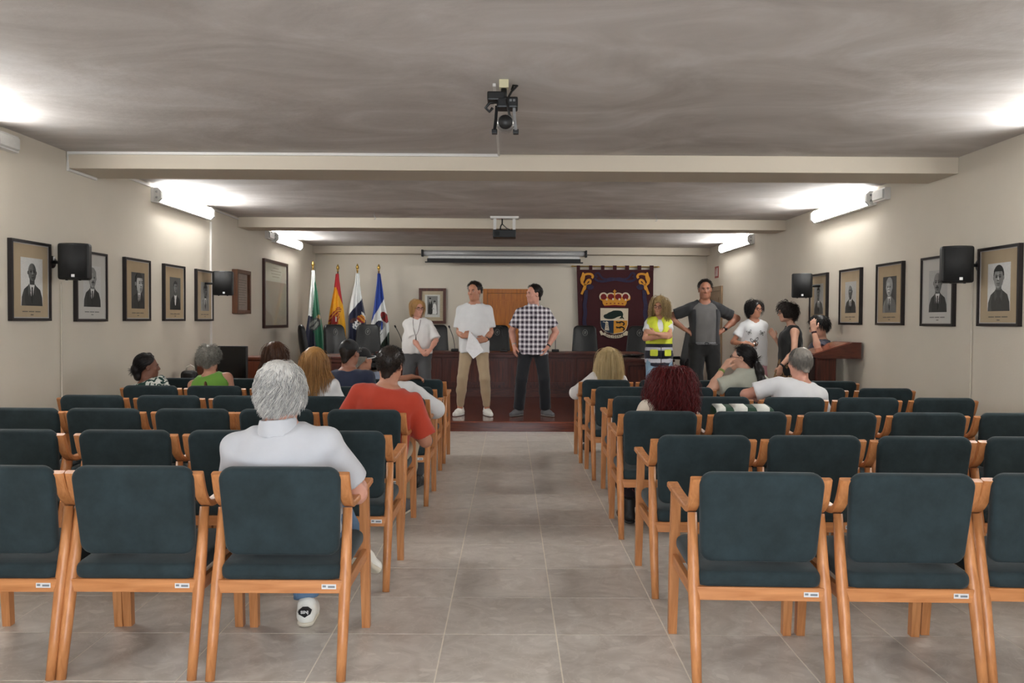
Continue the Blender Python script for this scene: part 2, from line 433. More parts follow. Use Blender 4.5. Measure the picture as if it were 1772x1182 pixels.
# ---------------------------------------------------------------- wall lights
def glow_mat(k):
    m, t, b = nt('lit_diffuser')
    b.inputs['Base Color'].default_value = (.9, .9, .9, 1); b.inputs['Emission Color'].default_value = lin((250, 251, 250)); b.inputs['Emission Strength'].default_value = TUBE_STRENGTH * k
    b.inputs['Roughness'].default_value = 0.4
    return m
M_GLOW = {k: glow_mat(k) for k in (1.0, 1.2, 1.5)}   # uneven strengths added per lamp pair to balance brightness along the room
M_FROST = plain('frosted_cover', (206, 206, 202), 0.3)
def wall_light(side, y0, y1, label, emer=None, k=1.0):
    """twin-tube batten under the ceiling: profile in x/z, long in y"""
    xw = XL if side < 0 else XR; s = -side
    root = thing('fluorescent_light', label, 'wall light', (xw, (y0 + y1) / 2, 2.70), 0, 'fluorescent battens along the walls')
    h = (y1 - y0) / 2
    prof = [(0, -.075), (.06, -.082), (.072, -.078), (.072, -.07), (.03, -.07), (.03, .075), (0, .08)]
    def ext(name, prof, a, b, mat, par):
        n = len(prof); vs = [Vector((s * x, a, z)) for x, z in prof] + [Vector((s * x, b, z)) for x, z in prof]
        fs = [tuple(range(n)), tuple(range(2 * n - 1, n - 1, -1))] + [(i, (i + 1) % n, n + (i + 1) % n, n + i) for i in range(n)]
        o = obj_from(name, vs, fs, mat, par)
        bm = bmesh.new(); bm.from_mesh(o.data); bmesh.ops.recalc_face_normals(bm, faces=bm.faces); bm.to_mesh(o.data); bm.free()
        return o
    ext('housing', prof, -h, h, M_WHITE, root)
    ext('diffuser', [(.031, -.066), (.07, -.066), (.10, -.035), (.10, .035), (.07, .066), (.031, .066)], -h + .05, h - .05, M_GLOW[k], root)
    for a, b in ((-h, -h + .05), (h - .05, h)):
        cp = ext('end_cap', [(.031, -.072), (.074, -.072), (.107, -.038), (.107, .038), (.074, .072), (.031, .072)], a, b, M_FROST, root)
        if a < 0:
            for z in (-.028, .028):
                tube('tube_socket', [(s * .06, a + .001, z), (s * .06, a - .004, z)], .013, plain('socket_grey', (150, 150, 150), .5), cp, sides=10)
    if emer:
        a, b = emer; yc = (y0 + y1) / 2
        e = thing('emergency_light', 'small frosted emergency light unit beside ' + label.split(' ', 1)[1].replace('wall light ', 'batten '), 'emergency light', (xw, (a + b) / 2, 2.70))
        hh = (b - a) / 2
        ext('housing', [(0, -.06), (.055, -.06), (.055, .06), (0, .06)], -hh, hh, M_WHITE, e)
        ext('cover', [(.0555, -.05), (.075, -.04), (.075, .04), (.0555, .05)], -hh + .02, hh - .02, M_FROST, e)
wall_light(-1, 4.45, 6.02, 'white twin tube wall light beside the bald suited man portrait', (6.06, 6.34), k=1.2)
wall_light(-1, 8.78, 10.38, 'white twin tube wall light above the smallest portrait and white conduit', k=1.5)
wall_light(-1, 13.2, 14.8, 'white twin tube wall light above tall glazed board', (12.85, 13.15), k=1.0)
wall_light(1, 4.35, 5.93, 'white twin tube wall light beside the young man portrait', k=1.2)
wall_light(1, 8.72, 10.35, 'white twin tube wall light above the bearded man portrait', (8.40, 8.68), k=1.5)
wall_light(1, 13.05, 14.9, 'white twin tube wall light above the red exit sign', k=1.0)
wall_light(-1, 0.05, 1.65, 'white twin tube wall light behind the last row flags side', k=1.0)
wall_light(1, 0.05, 1.65, 'white twin tube wall light behind the last row lectern side', k=1.0)
# ================================================================= ROOM FITTINGS
def conduit(label, pts, r=0.011, mat=M_WHITE):
    o = tube('cable_conduit', pts, r, mat, None, sides=4, square=True)
    return tag(o, label, 'conduit', 'cable conduits')
e = 0.012
conduit('white cable conduit running along the face of the nearest ceiling beam', [(XL + e, 7.60, ZB - e), (XL + e, 7.13 - e, ZB - e), (XL + e, 7.13 - e, ZC - e), (-0.1, 7.13 - e, ZC - e)])
conduit('white cable conduit on the ceiling leading to the hanging camera', [(-0.1, 7.10, ZC - e), (-0.1, 5.0, ZC - e)], .009)
conduit('white upright cable conduit dropping from wall light past small portrait', [(XL + e, 10.5, 2.62), (XL + e, 10.5, 0.09)])
conduit('thin cream upright cable conduit below speaker between portraits, flags side', [(XL + e, 7.0, 1.70), (XL + e, 7.0, 0.09)], .0045, M_WALL)
conduit('thin cream upright cable conduit below speaker between portraits, lectern side', [(XR - e, 6.87, 1.75), (XR - e, 6.87, 0.09)], .0045, M_WALL)
conduit('short white cable conduit from beam to wall light, flags side', [(XL + e, 7.67, ZC - .03), (XL + e, 8.76, ZC - .03)])
conduit('short white cable conduit between wall light and middle beam', [(XL + e, 10.4, ZC - .03), (XL + e, 11.56, ZC - .03)], .008)

# wall speakers
def speaker(loc, yaw, wallx, label):
    r = thing('wall_speaker', label, 'speaker', loc, yaw, 'black wall speakers')
    w, d, h = .118, .20, .145
    n = 12; pts = [(-w * .72, d), (-w, d * .55)]
    pts += [(-w + 2 * w * k / n, .012 - .05 * math.sin(math.pi * k / n) + .03) for k in range(n + 1)]
    pts += [(w, d * .55), (w * .72, d)]
    nn = len(pts)
    def ring(s, z, dome=0): return [Vector((x * s, (y - .1) * s + .1, z)) for x, y in pts]
    rings = [ring(.9, -h), ring(.98, -h + .008), ring(1, -h + .02), ring(1, h - .02), ring(.98, h - .006), ring(.9, h + .002)]
    vs = [v for R in rings for v in R]; fs = [tuple(range(nn - 1, -1, -1)), tuple(range(5 * nn, 6 * nn))]
    for i in range(5):
        for k in range(nn): fs.append((i * nn + k, i * nn + (k + 1) % nn, (i + 1) * nn + (k + 1) % nn, (i + 1) * nn + k))
    obj_from('cabinet', vs, fs, M_BLACK, r)
    # grille: slightly proud perforated front sheet
    gp = [(-w + .012 + (2 * w - .024) * k / n, .012 - .05 * math.sin(math.pi * (.05 + .9 * k / n)) + .026) for k in range(n + 1)]
    vs = []; fs = []
    for z in (-h + .012, h - .012): vs += [Vector((x, y, z)) for x, y in gp]
    for k in range(n): fs.append((k, k + 1, n + 2 + k, n + 1 + k))
    g = obj_from('grille', vs, fs, plain('speaker_grille', (17, 17, 18), .7, bump=.6, bscale=420), r, True)
    sol = g.modifiers.new('t', 'SOLIDIFY'); sol.thickness = .002
    box('badge', (-.012 + .012, -.014, -h + .018), (.012 + .012, -.009, -h + .040), plain('badge_silver', (220, 220, 220), .3), r)
    for sx in (-.05, .05): box('foot', (sx - .008, .03, -h - .008), (sx + .008, .05, -h), M_BLACK, r)
    # bracket to the wall, in the speaker's own frame
    R = Matrix.Rotation(-yaw, 4, 'Z')
    tgt = R @ Vector((wallx - loc[0], .12, 0)); tgt0 = R @ Vector((wallx - loc[0], .12, 0))
    tube('bracket_arm', [(0, d * .95, 0), tuple(tgt)], .014, M_BLACK, r)
    nrm = R @ Vector((1 if wallx > 0 else -1, 0, 0))
    tube('wall_plate', [tuple(tgt - nrm * .016), tuple(tgt)], .05, M_BLACK, r, sides=12)
p = at(124, 452, 6.75); speaker((p.x, 6.75, p.z), math.radians(10), XL, 'black wall speaker overlapping the pale grey portrait of moustached man, flags side')
p = at(385.5, 490, 10.15); speaker((p.x, 10.15, p.z), math.radians(14), XL, 'black wall speaker between the smallest portrait and a wooden display case')
p = at(1660, 457, 6.65); speaker((p.x, 6.65, p.z), math.radians(-14), XR, 'black wall speaker overlapping pale grey portrait, lectern side')
p = at(1387, 494, 10.1); speaker((p.x, 10.1, p.z), math.radians(-24), XR, 'black wall speaker turned aside beside the portrait behind the lectern')

# ---------------------------------------------------------------- framed portraits
TONES = {k: plain('print_tone_%d' % k, (k, k, max(0, k - 3)), 0.6, noise=.07, scale=60) for k in (22, 34, 48, 64, 84, 104, 128, 150, 172, 196, 214, 226)}
def tone(v): return TONES[min(TONES, key=lambda k: abs(k - v))]
def ell(cx, cz, rx, rz, n=22, a0=0, a1=360):
    return [(cx + rx * math.cos(math.radians(a0 + (a1 - a0) * k / (n if a1 - a0 < 360 else n))), cz + rz * math.sin(math.radians(a0 + (a1 - a0) * k / n))) for k in range(n + (1 if a1 - a0 < 360 else 0))]
def layered(name, polys, mats, parent, y0=-.001, step=.00045, M=None):
    """flat print: polygons laid one over the other as one mesh"""
    vs = []; fs = []; mi = []; ml = []
    for k, (pts, m) in enumerate(polys):
        if m not in ml: ml.append(m)
        v, f = prism_geo(pts, y0 - step * (k + 1), y0)
        b = len(vs); vs += v; fs += [tuple(b + i for i in q) for q in f]; mi += [ml.index(m)] * len(f)
    if M: vs = [M @ v for v in vs]
    return obj_from(name, vs, fs, None, parent, mats=ml, fmi=mi)
def hangframe(root, w, h, fw, depth, mat, back=True):
    bm = bmesh.new()
    for lo, hi in (((-w / 2, -depth, 0), (-w / 2 + fw, 0, h)), ((w / 2 - fw, -depth, 0), (w / 2, 0, h)), ((-w / 2 + fw, -depth, 0), (w / 2 - fw, 0, fw)), ((-w / 2 + fw, -depth, h - fw), (w / 2 - fw, 0, h))):
        bbox(bm, lo, hi)
    return bm_obj('frame', bm, mat, root)
def portrait(side, y0, y1, z0, z1, label, mount, photo, bg, jacket=34, face=150, hair=34, bald=False, mous=None, beard=False, tie=34, cut=False, turn=0.0, glasses=False, cap=0.0, shirt=214, hw=.2):
    xw = XL if side < 0 else XR
    root = thing('framed_portrait', label, 'portrait', (xw, (y0 + y1) / 2, z0), math.radians(90 if side < 0 else -90), 'framed portraits on the side walls')
    w, h = y1 - y0, z1 - z0
    hangframe(root, w, h, .022, .034, M_FRAMEBLK)
    mt = box('mount', (-w / 2 + .02, -.020, .02), (w / 2 - .02, -.002, h - .02), mount, root)
    # pale bevel slip between frame and mount
    bm = bmesh.new()
    for lo, hi in (((-w / 2 + .022, -.0225, .022), (-w / 2 + .034, -.02, h - .022)), ((w / 2 - .034, -.0225, .022), (w / 2 - .022, -.02, h - .022)), ((-w / 2 + .034, -.0225, .022), (w / 2 - .034, -.02, .03)), ((-w / 2 + .034, -.0225, h - .03), (w / 2 - .034, -.02, h - .022))): bbox(bm, lo, hi)
    bm_obj('slip', bm, plain('slip_grey', (176, 172, 168), .6), root)
    u0, u1, v0, v1 = photo; px0, px1 = -w / 2 + u0 * w, -w / 2 + u1 * w; pz0, pz1 = v0 * h, v1 * h
    def T(pts): return [(px0 + max(0, min(1, u)) * (px1 - px0), pz0 + max(0, min(1, v)) * (pz1 - pz0)) for u, v in pts]
    a = (px1 - px0) / (pz1 - pz0)
    P = [(T([(0, 0), (1, 0), (1, 1), (0, 1)]), bg)]
    c = .5 + turn * .05
    fr = hw; fz = hw * a * 1.32     # head half sizes in u, v
    hz = .70
    P.append((T([(.02, .0), (.04, .18), (.14, .34), (c - .12, .45), (c + .12, .45), (.88, .34), (.97, .18), (.99, .0)]), tone(jacket)))
    P.append((T([(.02, .0), (.04, .18), (.12, .31), (.2, .34), (.16, .12), (.2, 0)]), tone(jacket + 16)))
    P.append((T([(c - .13, .46), (c + .13, .46), (c + .07, .3), (c + .02, .14), (c - .02, .14), (c - .08, .3)]), tone(shirt)))
    if tie is not None: P.append((T([(c - .035, .39), (c + .035, .39), (c + .03, .34), (c + .045, .15), (c, .05), (c - .045, .15), (c - .03, .34)]), tone(tie)))
    P.append((T([(c - .13, .46), (c - .06, .30), (c - .16, .2), (c - .2, .4)]), tone(jacket + 30)))
    P.append((T([(c + .13, .46), (c + .06, .30), (c + .16, .2), (c + .2, .4)]), tone(jacket + 22)))
    P.append((T([(c - fr * .55, .44), (c + fr * .55, .44), (c + fr * .6, hz - fz * .4), (c - fr * .6, hz - fz * .4)]), tone(face - 40)))
    if not bald: P.append((T(ell(c - turn * .02, hz + fz * .22, fr * 1.08, fz * .95)), tone(hair)))
    for sx in (-1, 1): P.append((T(ell(c + sx * fr * .98 - turn * .03, hz - fz * .05, fr * .14, fz * .2)), tone(face - 30)))
    P.append((T(ell(c + turn * .015, hz - fz * (.06 if not bald else -.02), fr * .95, fz * .96)), tone(face)))
    P.append((T([(x, z) for x, z in ell(c + turn * .015, hz - fz * .06, fr * .95, fz * .96, a0=-80, a1=80)]), tone(face - 26)))
    if cap: P.append((T(ell(c, hz + fz * .3, fr * 1.1, fz * .8, a0=10, a1=170)), tone(cap)))
    elif not bald: P.append((T(ell(c - turn * .03, hz + fz * .52, fr * .98, fz * .5, a0=5, a1=175)), tone(hair)))
    fx = c + turn * .07
    for sx in (-1, 1):
        P.append((T(ell(fx + sx * fr * .38, hz + fz * .06, fr * .2, fz * .09)), tone(face - 66)))
        P.append((T(ell(fx + sx * fr * .38, hz + fz * .03, fr * .09, fz * .05)), tone(22)))
        P.append((T([(fx + sx * fr * .16, hz + fz * .18), (fx + sx * fr * .6, hz + fz * .2), (fx + sx * fr * .55, hz + fz * .26), (fx + sx * fr * .16, hz + fz * .24)]), tone(hair if not bald else 34)))
    P.append((T([(fx - fr * .06, hz + fz * .08), (fx + fr * .06, hz + fz * .08), (fx + fr * .17, hz - fz * .26), (fx - fr * .17, hz - fz * .26)]), tone(face + 22)))
    P.append((T(ell(fx, hz - fz * .28, fr * .18, fz * .05)), tone(face - 60)))
    if beard: P.append((T([(fx - fr * .72, hz - fz * .2), (fx + fr * .72, hz - fz * .2), (fx + fr * .55, hz - fz * .9), (fx, hz - fz * 1.6), (fx - fr * .55, hz - fz * .9)]), tone(beard)))
    if mous: P.append((T([(fx - fr * .36, hz - fz * .46), (fx, hz - fz * .34), (fx + fr * .36, hz - fz * .46), (fx + fr * .28, hz - fz * .52), (fx, hz - fz * .44), (fx - fr * .28, hz - fz * .52)]), tone(mous)))
    P.append((T(ell(fx, hz - fz * .56, fr * .3, fz * .05)), tone(face - 70)))
    P.append((T(ell(fx, hz - fz * .72, fr * .22, fz * .05)), tone(face - 34)))
    if glasses:
        for sx in (-1, 1):
            P.append((T(ell(fx + sx * fr * .4, hz + fz * .04, fr * .3, fz * .18)), tone(22)))
            P.append((T(ell(fx + sx * fr * .4, hz + fz * .04, fr * .24, fz * .13)), tone(face - 30)))
    layered('portrait_print', P, None, mt, y0=-.0202)
    # caption lines under the print (too small to read in the photograph)
    bm = bmesh.new(); rnd = random.Random(int(y0 * 100) + side)
    cx = (px0 + px1) / 2
    for zz, segs, wd in ((pz0 - .045, 3, .24), (pz0 - .07, 1, .035), (pz0 - .092, 2, .17), (pz0 - .108, 2, .18)):
        if zz < .045: continue
        if zz < pz0 - .08 and rnd.random() < .3: continue
        x = cx - wd * w; 
        for s_ in range(segs):
            ww = 2 * wd * w / segs
            n_ = max(2, int(ww / .011))
            for q in range(n_):
                if q == n_ - 1 and segs > 1: continue
                bbox(bm, (x + ww * q / n_ + .001, -.0212, zz - .0035), (x + ww * (q + .8) / n_, -.0202, zz + .0035))
            x += ww
    bm_obj('caption', bm, tone(84), mt)
    return root
M_TAN = plain('tan_mount', (178, 160, 132), .8, noise=.04, scale=8)
M_TAN2 = plain('dark_tan_mount', (168, 148, 118), .8, noise=.05, scale=8)
M_PALE = plain('pale_grey_mount', (192, 190, 184), .8, noise=.03, scale=8)
LW = 1450 * -XL; 
def yl(px): return LW / (882 - px)
def yr(px): return 1450 * XR / (px - 882)
PH = (.25, .79, .19, .79)
portrait(-1, yl(15), yl(84), 1.38, 2.0, 'black framed portrait of bald man in dark suit, tan mount', M_TAN, (.25, .80, .19, .79), tone(214), 48, 104, bald=True, tie=34, hw=.18)
portrait(-1, yl(128), yl(182), 1.375, 1.995, 'black framed portrait of moustached man on pale grey mount, flags side', M_PALE, (.24, .80, .21, .80), tone(196), 34, 150, 128, mous=22, hw=.2)
portrait(-1, yl(213), yl(257), 1.38, 2.0, 'black framed portrait of man turned aside in dark suit, filling grey print', M_TAN2, (.26, .78, .20, .78), tone(64), 34, 172, 34, turn=1.4, hw=.25)
portrait(-1, yl(281), yl(317), 1.38, 2.0, 'black framed portrait of slim man in dark suit, white open collar', M_TAN2, (.28, .80, .20, .78), tone(84), 22, 128, 34, tie=None, hw=.15)
portrait(-1, yl(337), yl(366), 1.38, 2.0, 'black framed faint portrait of man with hat, beside the upright conduit', M_TAN, (.28, .76, .20, .76), tone(150), 128, 128, 64, cap=64, hw=.2, turn=.6)
portrait(1, yr(1770), yr(1697), 1.38, 2.0, 'black framed portrait of young man in high collared dark jacket', M_TAN, (.24, .78, .19, .79), tone(214), 64, 150, 48, tie=None, hw=.21, shirt=64)
portrait(1, yr(1655), yr(1598), 1.375, 1.995, 'black framed portrait of balding moustached man on pale grey mount, lectern side', M_PALE, (.24, .80, .20, .80), tone(172), 48, 128, 84, bald=True, mous=34, hw=.21)
portrait(1, yr(1566), yr(1520), 1.38, 2.0, 'black framed portrait of old man with white moustache in grey suit', M_TAN2, (.25, .76, .20, .78), tone(64), 104, 172, 150, mous=226, hw=.22)
portrait(1, yr(1493), yr(1456), 1.38, 2.0, 'black framed portrait of long bearded man in dark waistcoat', M_TAN, (.26, .78, .21, .77), tone(172), 48, 128, 104, beard=84, bald=True, hw=.16)
portrait(1, yr(1434), yr(1404), 1.38, 2.0, 'black framed portrait of narrow faced man in striped coat behind the lectern', M_TAN, (.26, .78, .20, .80), tone(172), 84, 150, 34, hw=.15)

# wooden display case and tall glazed board on the flags side, royal-style double portrait on the far wall
y0, y1 = yl(402), yl(426)
c = thing('display_case', 'deep brown wooden display case with grey document beside wall speaker', 'framed document', (XL, (y0 + y1) / 2, 1.48), math.radians(90))
w = y1 - y0; hangframe(c, w, .60, .05, .075, wood('case_wood', (74, 44, 28), (108, 68, 44), .4))
dm = box('document', (-w / 2 + .05, -.035, .05), (w / 2 - .05, -.004, .55), plain('document_grey', (150, 138, 128), .7, noise=.12, scale=14), c)
bm = bmesh.new()
for k in range(11): bbox(bm, (-w / 2 + .09, -.036, .12 + k * .034), (w / 2 - .09 - (.06 if k % 4 == 0 else 0), -.035, .128 + k * .034))
bm_obj('document_lines', bm, plain('document_ink', (118, 108, 100), .8), dm)
y0, y1 = yl(454), yl(495)
c = thing('honours_board', 'tall dark framed glazed board reflecting the room beside the flags', 'framed board', (XL, (y0 + y1) / 2, 1.27), math.radians(90))
w = y1 - y0; hangframe(c, w, 1.06, .045, .04, wood('board_frame', (44, 20, 18), (70, 34, 28), .35))
bk = box('board', (-w / 2 + .04, -.02, .04), (w / 2 - .04, -.002, 1.02), plain('board_tan', (150, 128, 92), .6, noise=.1, scale=3), c)
box('document', (-w / 2 + .10, -.0225, .73), (w / 2 - .07, -.02, 1.0), plain('board_paper', (196, 188, 160), .7, noise=.05, scale=6), bk)
bm = bmesh.new()
for k, (a, b) in enumerate(((-.16, .16), (-.3, .3), (-.26, .26), (-.2, .2))): bbox(bm, (a, -.0232, .935 - k * .045), (b, -.0225, .95 - k * .045))
bm_obj('document_lines', bm, plain('board_ink', (150, 142, 116), .8), bk)
g, t_, b_ = nt('board_glass'); b_.inputs['Base Color'].default_value = (.9, .95, .92, 1); b_.inputs['Roughness'].default_value = .03; b_.inputs['Alpha'].default_value = .16; b_.inputs['Specular IOR Level'].default_value = .8
box('glass', (-w / 2 + .045, -.030, .045), (w / 2 - .045, -.027, 1.015), g, c)
a, b = at(725, 560, YB), at(772, 499, YB)
c = thing('framed_photograph', 'brown framed black and white photograph of a couple on far wall', 'framed photo', ((a.x + b.x) / 2, YB, a.z))
w, h = b.x - a.x, b.z - a.z; hangframe(c, w, h, .055, .04, M_FRAMEBROWN)
mt = box('backing_slats', (-w / 2 + .05, -.014, .05), (w / 2 - .05, -.002, h - .05), plain('cane_backing', (182, 168, 140), .7), c)
nsl = 13
for k in range(nsl):
    zz = .055 + (h - .11) * k / nsl
    box('slat', (-w / 2 + .055, -.018, zz), (w / 2 - .055, -.014, zz + (h - .11) / nsl - .006), plain('cane_slat', (190, 176, 148), .6, noise=.08), mt)
box('mount', (-.145, -.024, .125), (.145, -.018, h - .125), plain('photo_card', (206, 206, 200), .5), c)
ph = [([(-.1, .17), (.1, .17), (.1, h - .17), (-.1, h - .17)], tone(128)),
      ([(-.03, .17), (-.085, .19), (-.085, .19), (-.08, .34), (-.06, .41), (-.02, .42), (0, .36), (.005, .2)], tone(34)),
      (ell(-.045, .455, .02, .028), tone(172)), (ell(-.045, .468, .021, .018), tone(34)), ([(-.05, .42), (-.035, .42), (-.04, .36)], tone(226)),
      ([(.0, .18), (.01, .33), (.02, .37), (.06, .37), (.075, .33), (.085, .2), (.07, .175)], tone(226)), (ell(.042, .40, .019, .026), tone(172)), (ell(.042, .413, .021, .02), tone(48)),
      ([(.0, .30), (.03, .28), (.03, .26), (-.01, .28)], tone(172))]
ph = [([(x, z * (h - .0) / .66) for x, z in q], m) for q, m in ph]
layered('photo_print', ph, None, c, y0=-.0242)

# ---------------------------------------------------------------- exit sign on the right wall
M_RED = plain('sign_red', (150, 44, 36), .5)
s = thing('exit_sign', 'small red emergency sign above the side door', 'sign', (XR, 15.4, at(1236, 481, 15.4).z), math.radians(-90))
box('sign_plate', (-.12, -.012, 0), (.12, 0, .21), M_RED, s)
layered('sign_symbols', [(ell(-.05, .16, .014, .014), TONES[226]), ([(-.07, .145), (-.03, .145), (-.02, .09), (-.06, .085)], TONES[226]), ([(-.06, .085), (-.02, .09), (-.01, .04), (-.03, .03), (-.045, .07), (-.075, .03), (-.09, .035)], TONES[226]), ([(.03, .03), (.09, .03), (.09, .18), (.03, .18)], TONES[226])], None, s, y0=-.0122)

# ---------------------------------------------------------------- ceiling-hung camera, projector, hooks
cp = at(872, 140, 4.95); cx = cp.x
c = thing('ceiling_camera', 'black and silver video camera hanging from cream ceiling mount', 'camera', (cx, 4.95, ZC))
c.scale = (.92, .92, .86)
box('ceiling_mount', (-.03, -.03, -.055), (.03, .03, 0), plain('cream_mount', (222, 214, 176), .5), c, bevel=.003)
tube('stem', [(0, 0, -.05), (0, 0, -.13)], [.018, .022], M_BLACK, c)
box('control_box', (-.105, -.05, -.145), (.01, .06, -.085), M_BLACK, c, bevel=.01)
hd = box('head_unit', (-.045, -.05, -.195), (.09, .07, -.12), M_BLACK, c, bevel=.012)
for sx in (-.004, .018): box('button', (sx + .04, -.053, -.155), (sx + .055, -.05, -.14), plain('button_grey', (120, 120, 120), .5), hd)
for sx in (-1, 1):
    vs, fs = tube_geo([(sx * .055 + .01, 0, -.18), (sx * .06 + .01, -.005, -.27), (sx * .068 + .01, -.01, -.345)], .012, 4, square=True, ru=.009, rv=.03)
    obj_from('yoke_arm', vs, fs, M_DARKMETAL if sx < 0 else M_STEEL, c)
    box('yoke_foot', (sx * .068 + .01 - .018, -.03, -.365), (sx * .068 + .01 + .018, .02, -.335), M_BLACK, c, bevel=.005)
M_SILV = plain('silver_paint', (150, 148, 146), .35, metal=.5)
A = Matrix.Translation((.012, -.02, -.30)) @ Matrix.Rotation(math.radians(-82), 4, 'X')
bd = lathe('camera_body', [(.03, -.11), (.052, -.10), (.055, -.02), (.055, .12), (.05, .135)], M_SILV, c, M=A)
lathe('lens', [(.044, -.135), (.046, -.13), (.046, -.105), (.03, -.10)], M_BLACK, bd, M=A)
tube('cable', [(.05, .02, -.06), (.06, .01, -.03), (.085, 0, -.035), (.05, -.02, -.08), (.02, -.06, -.15), (.035, -.09, -.25), (.06, -.07, -.30)], .008, M_BLACK, c)
tube('cable', [(-.04, -.05, -.16), (-.09, -.06, -.17), (-.115, -.05, -.2), (-.09, -.05, -.225), (-.07, -.05, -.2)], .01, M_BLACK, c)
cp = at(873, 378, 11.40)
c = thing('ceiling_projector', 'black projector hung from white bracket in front of middle beam', 'projector', (cp.x, 11.38, ZC))
box('bracket_plate', (-.19, -.08, -.03), (.19, .08, 0), M_WHITE, c, bevel=.004)
for sx in (-1, 1): box('bracket_leg', (sx * .13 - .02, -.015, -.20), (sx * .13 + .02, .015, -.03), M_WHITE, c)
pj = box('projector_body', (-.155, -.13, -.29), (.155, .13, -.185), M_BLACK, c, bevel=.012)
for k in range(5): box('vent_slot', (-.13 + k * .014, -.133, -.27), (-.122 + k * .014, -.13, -.21), plain('vent_black', (5, 5, 5), .8), pj)
lathe('projector_lens', [(.035, 0), (.035, .03), (.025, .032)], M_DARKMETAL, pj, M=Matrix.Translation((.06, .13, -.235)) @ Matrix.Rotation(math.radians(-90), 4, 'X'))
tube('cable', [(-.06, -.02, -.19), (-.05, -.04, -.13), (-.03, -.03, -.10), (-.03, 0, -.02)], .009, M_BLACK, c)
tube('cable', [(-.03, -.03, -.10), (.03, -.14, -.17), (.1, -.135, -.20)], .006, M_BLACK, c)
for px, lb in ((648, 'small metal hook in ceiling on the flags side of the projector'), (1135, 'small metal hook in ceiling on the banner side of the projector')):
    cp = at(px, 365, 11.0)
    o = tube('ceiling_hook', [(0, 0, 0), (0, 0, -.05), (.012, 0, -.065), (.018, 0, -.08), (.008, 0, -.092), (-.008, 0, -.088)], .004, M_STEEL, None, sides=6); o.location = (cp.x, 11.0, ZC)
    tag(o, lb, 'hook', 'ceiling hooks')

# projection screen, rolled up
a, b = at(731, 444, 15.85), at(1014, 434, 15.85)
c = thing('projection_screen', 'rolled up projection screen in silver case on the far beam', 'projector screen', ((a.x + b.x) / 2, 15.85, (a.z + b.z) / 2))
w = (b.x - a.x) / 2
cs = tube('screen_case', [(-w, 0, 0), (w, 0, 0)], .055, plain('case_silver', (168, 168, 168), .45, metal=.2), c, sides=16)
for sx in (-1, 1): box('end_cap', (sx * w - .018, -.07, -.065), (sx * w + .018, .07, .065), M_BLACK, c, bevel=.008)
box('screen_fabric', (-w + .11, -.012, -.125), (w - .12, -.008, -.04), plain('screen_white', (220, 220, 218), .6), c)
box('black_border', (-w + .09, -.014, -.155), (w - .10, -.006, -.095), M_BLACK, c)
box('bottom_bar', (-w + .05, -.025, -.178), (w - .055, .01, -.155), M_BLACK, c, bevel=.004)
for sx in (-1, 1): box('wall_bracket', (sx * (w - .25) - .02, .04, -.03), (sx * (w - .25) + .02, .098, .03), M_WHITE, c)
# ================================================================= HERALDIC BANNER
BY = 16.12
def bq(cx, cy):   # banner crop coordinates (7.88 per photo pixel) to banner plane x,z
    p = at(990 + cx / 7.88, 450 + cy / 7.88, BY); return (p.x, p.z)
M_MAROON = plain('maroon_velvet', (58, 14, 20), .95, noise=.12, scale=9, sheen=.3, bump=.2, bscale=180)
M_NAVYV = plain('navy_applique', (46, 42, 66), .95, noise=.15, scale=20)
M_GOLD = plain('gold_applique', (206, 142, 40), .75, noise=.1, scale=30, bump=.3, bscale=90)
M_CREAM = plain('cream_applique', (208, 196, 172), .8, noise=.05)
M_BRED = plain('red_applique', (112, 16, 22), .85, noise=.1)
M_BGREEN = plain('dark_green_applique', (14, 34, 28), .85, noise=.12, scale=40)
M_BBLUE = plain('slate_blue_applique', (26, 44, 66), .85, noise=.08)
M_BLK = plain('black_thread', (18, 15, 15), .85)
bx, bz = bq(590, 590)
ban = thing('heraldic_banner', 'maroon hanging banner with crowned coat of arms behind black chairs', 'banner', (bx, BY, ZS))
def BL(pts): return [(x - bx, z - ZS) for x, z in (bq(*p) for p in pts)]
def smoothp(pts, n=4):
    """closed Catmull-Rom through pts"""
    out = []; m = len(pts)
    for i in range(m):
        p0, p1, p2, p3 = (Vector(pts[(i + k - 1) % m]) for k in range(4))
        for j in range(n):
            t = j / n
            out.append(tuple(.5 * ((2 * p1) + (p2 - p0) * t + (2 * p0 - 5 * p1 + 4 * p2 - p3) * t * t + (3 * p1 - p0 - 3 * p2 + p3) * t ** 3)))
    return out
def stroke(pts, wd):
    """outline of a stroke through pts with per-point half width"""
    L = []; R = []
    n = len(pts)
    for i in range(n):
        a = Vector(pts[max(0, i - 1)]); b = Vector(pts[min(n - 1, i + 1)]); t = (b - a).normalized(); nn = Vector((-t.y, t.x)); w = wd[i] if isinstance(wd, (list, tuple)) else wd
        L.append(tuple(Vector(pts[i]) + nn * w)); R.append(tuple(Vector(pts[i]) - nn * w))
    return L + R[::-1]
def curve(pts, n=5):
    out = []; m = len(pts)
    for i in range(m - 1):
        p0, p1, p2, p3 = (Vector(pts[max(0, min(m - 1, i + k - 1))]) for k in range(4))
        for j in range(n):
            t = j / n
            out.append(tuple(.5 * ((2 * p1) + (p2 - p0) * t + (2 * p0 - 5 * p1 + 4 * p2 - p3) * t * t + (3 * p1 - p0 - 3 * p2 + p3) * t ** 3)))
    out.append(tuple(pts[-1])); return out
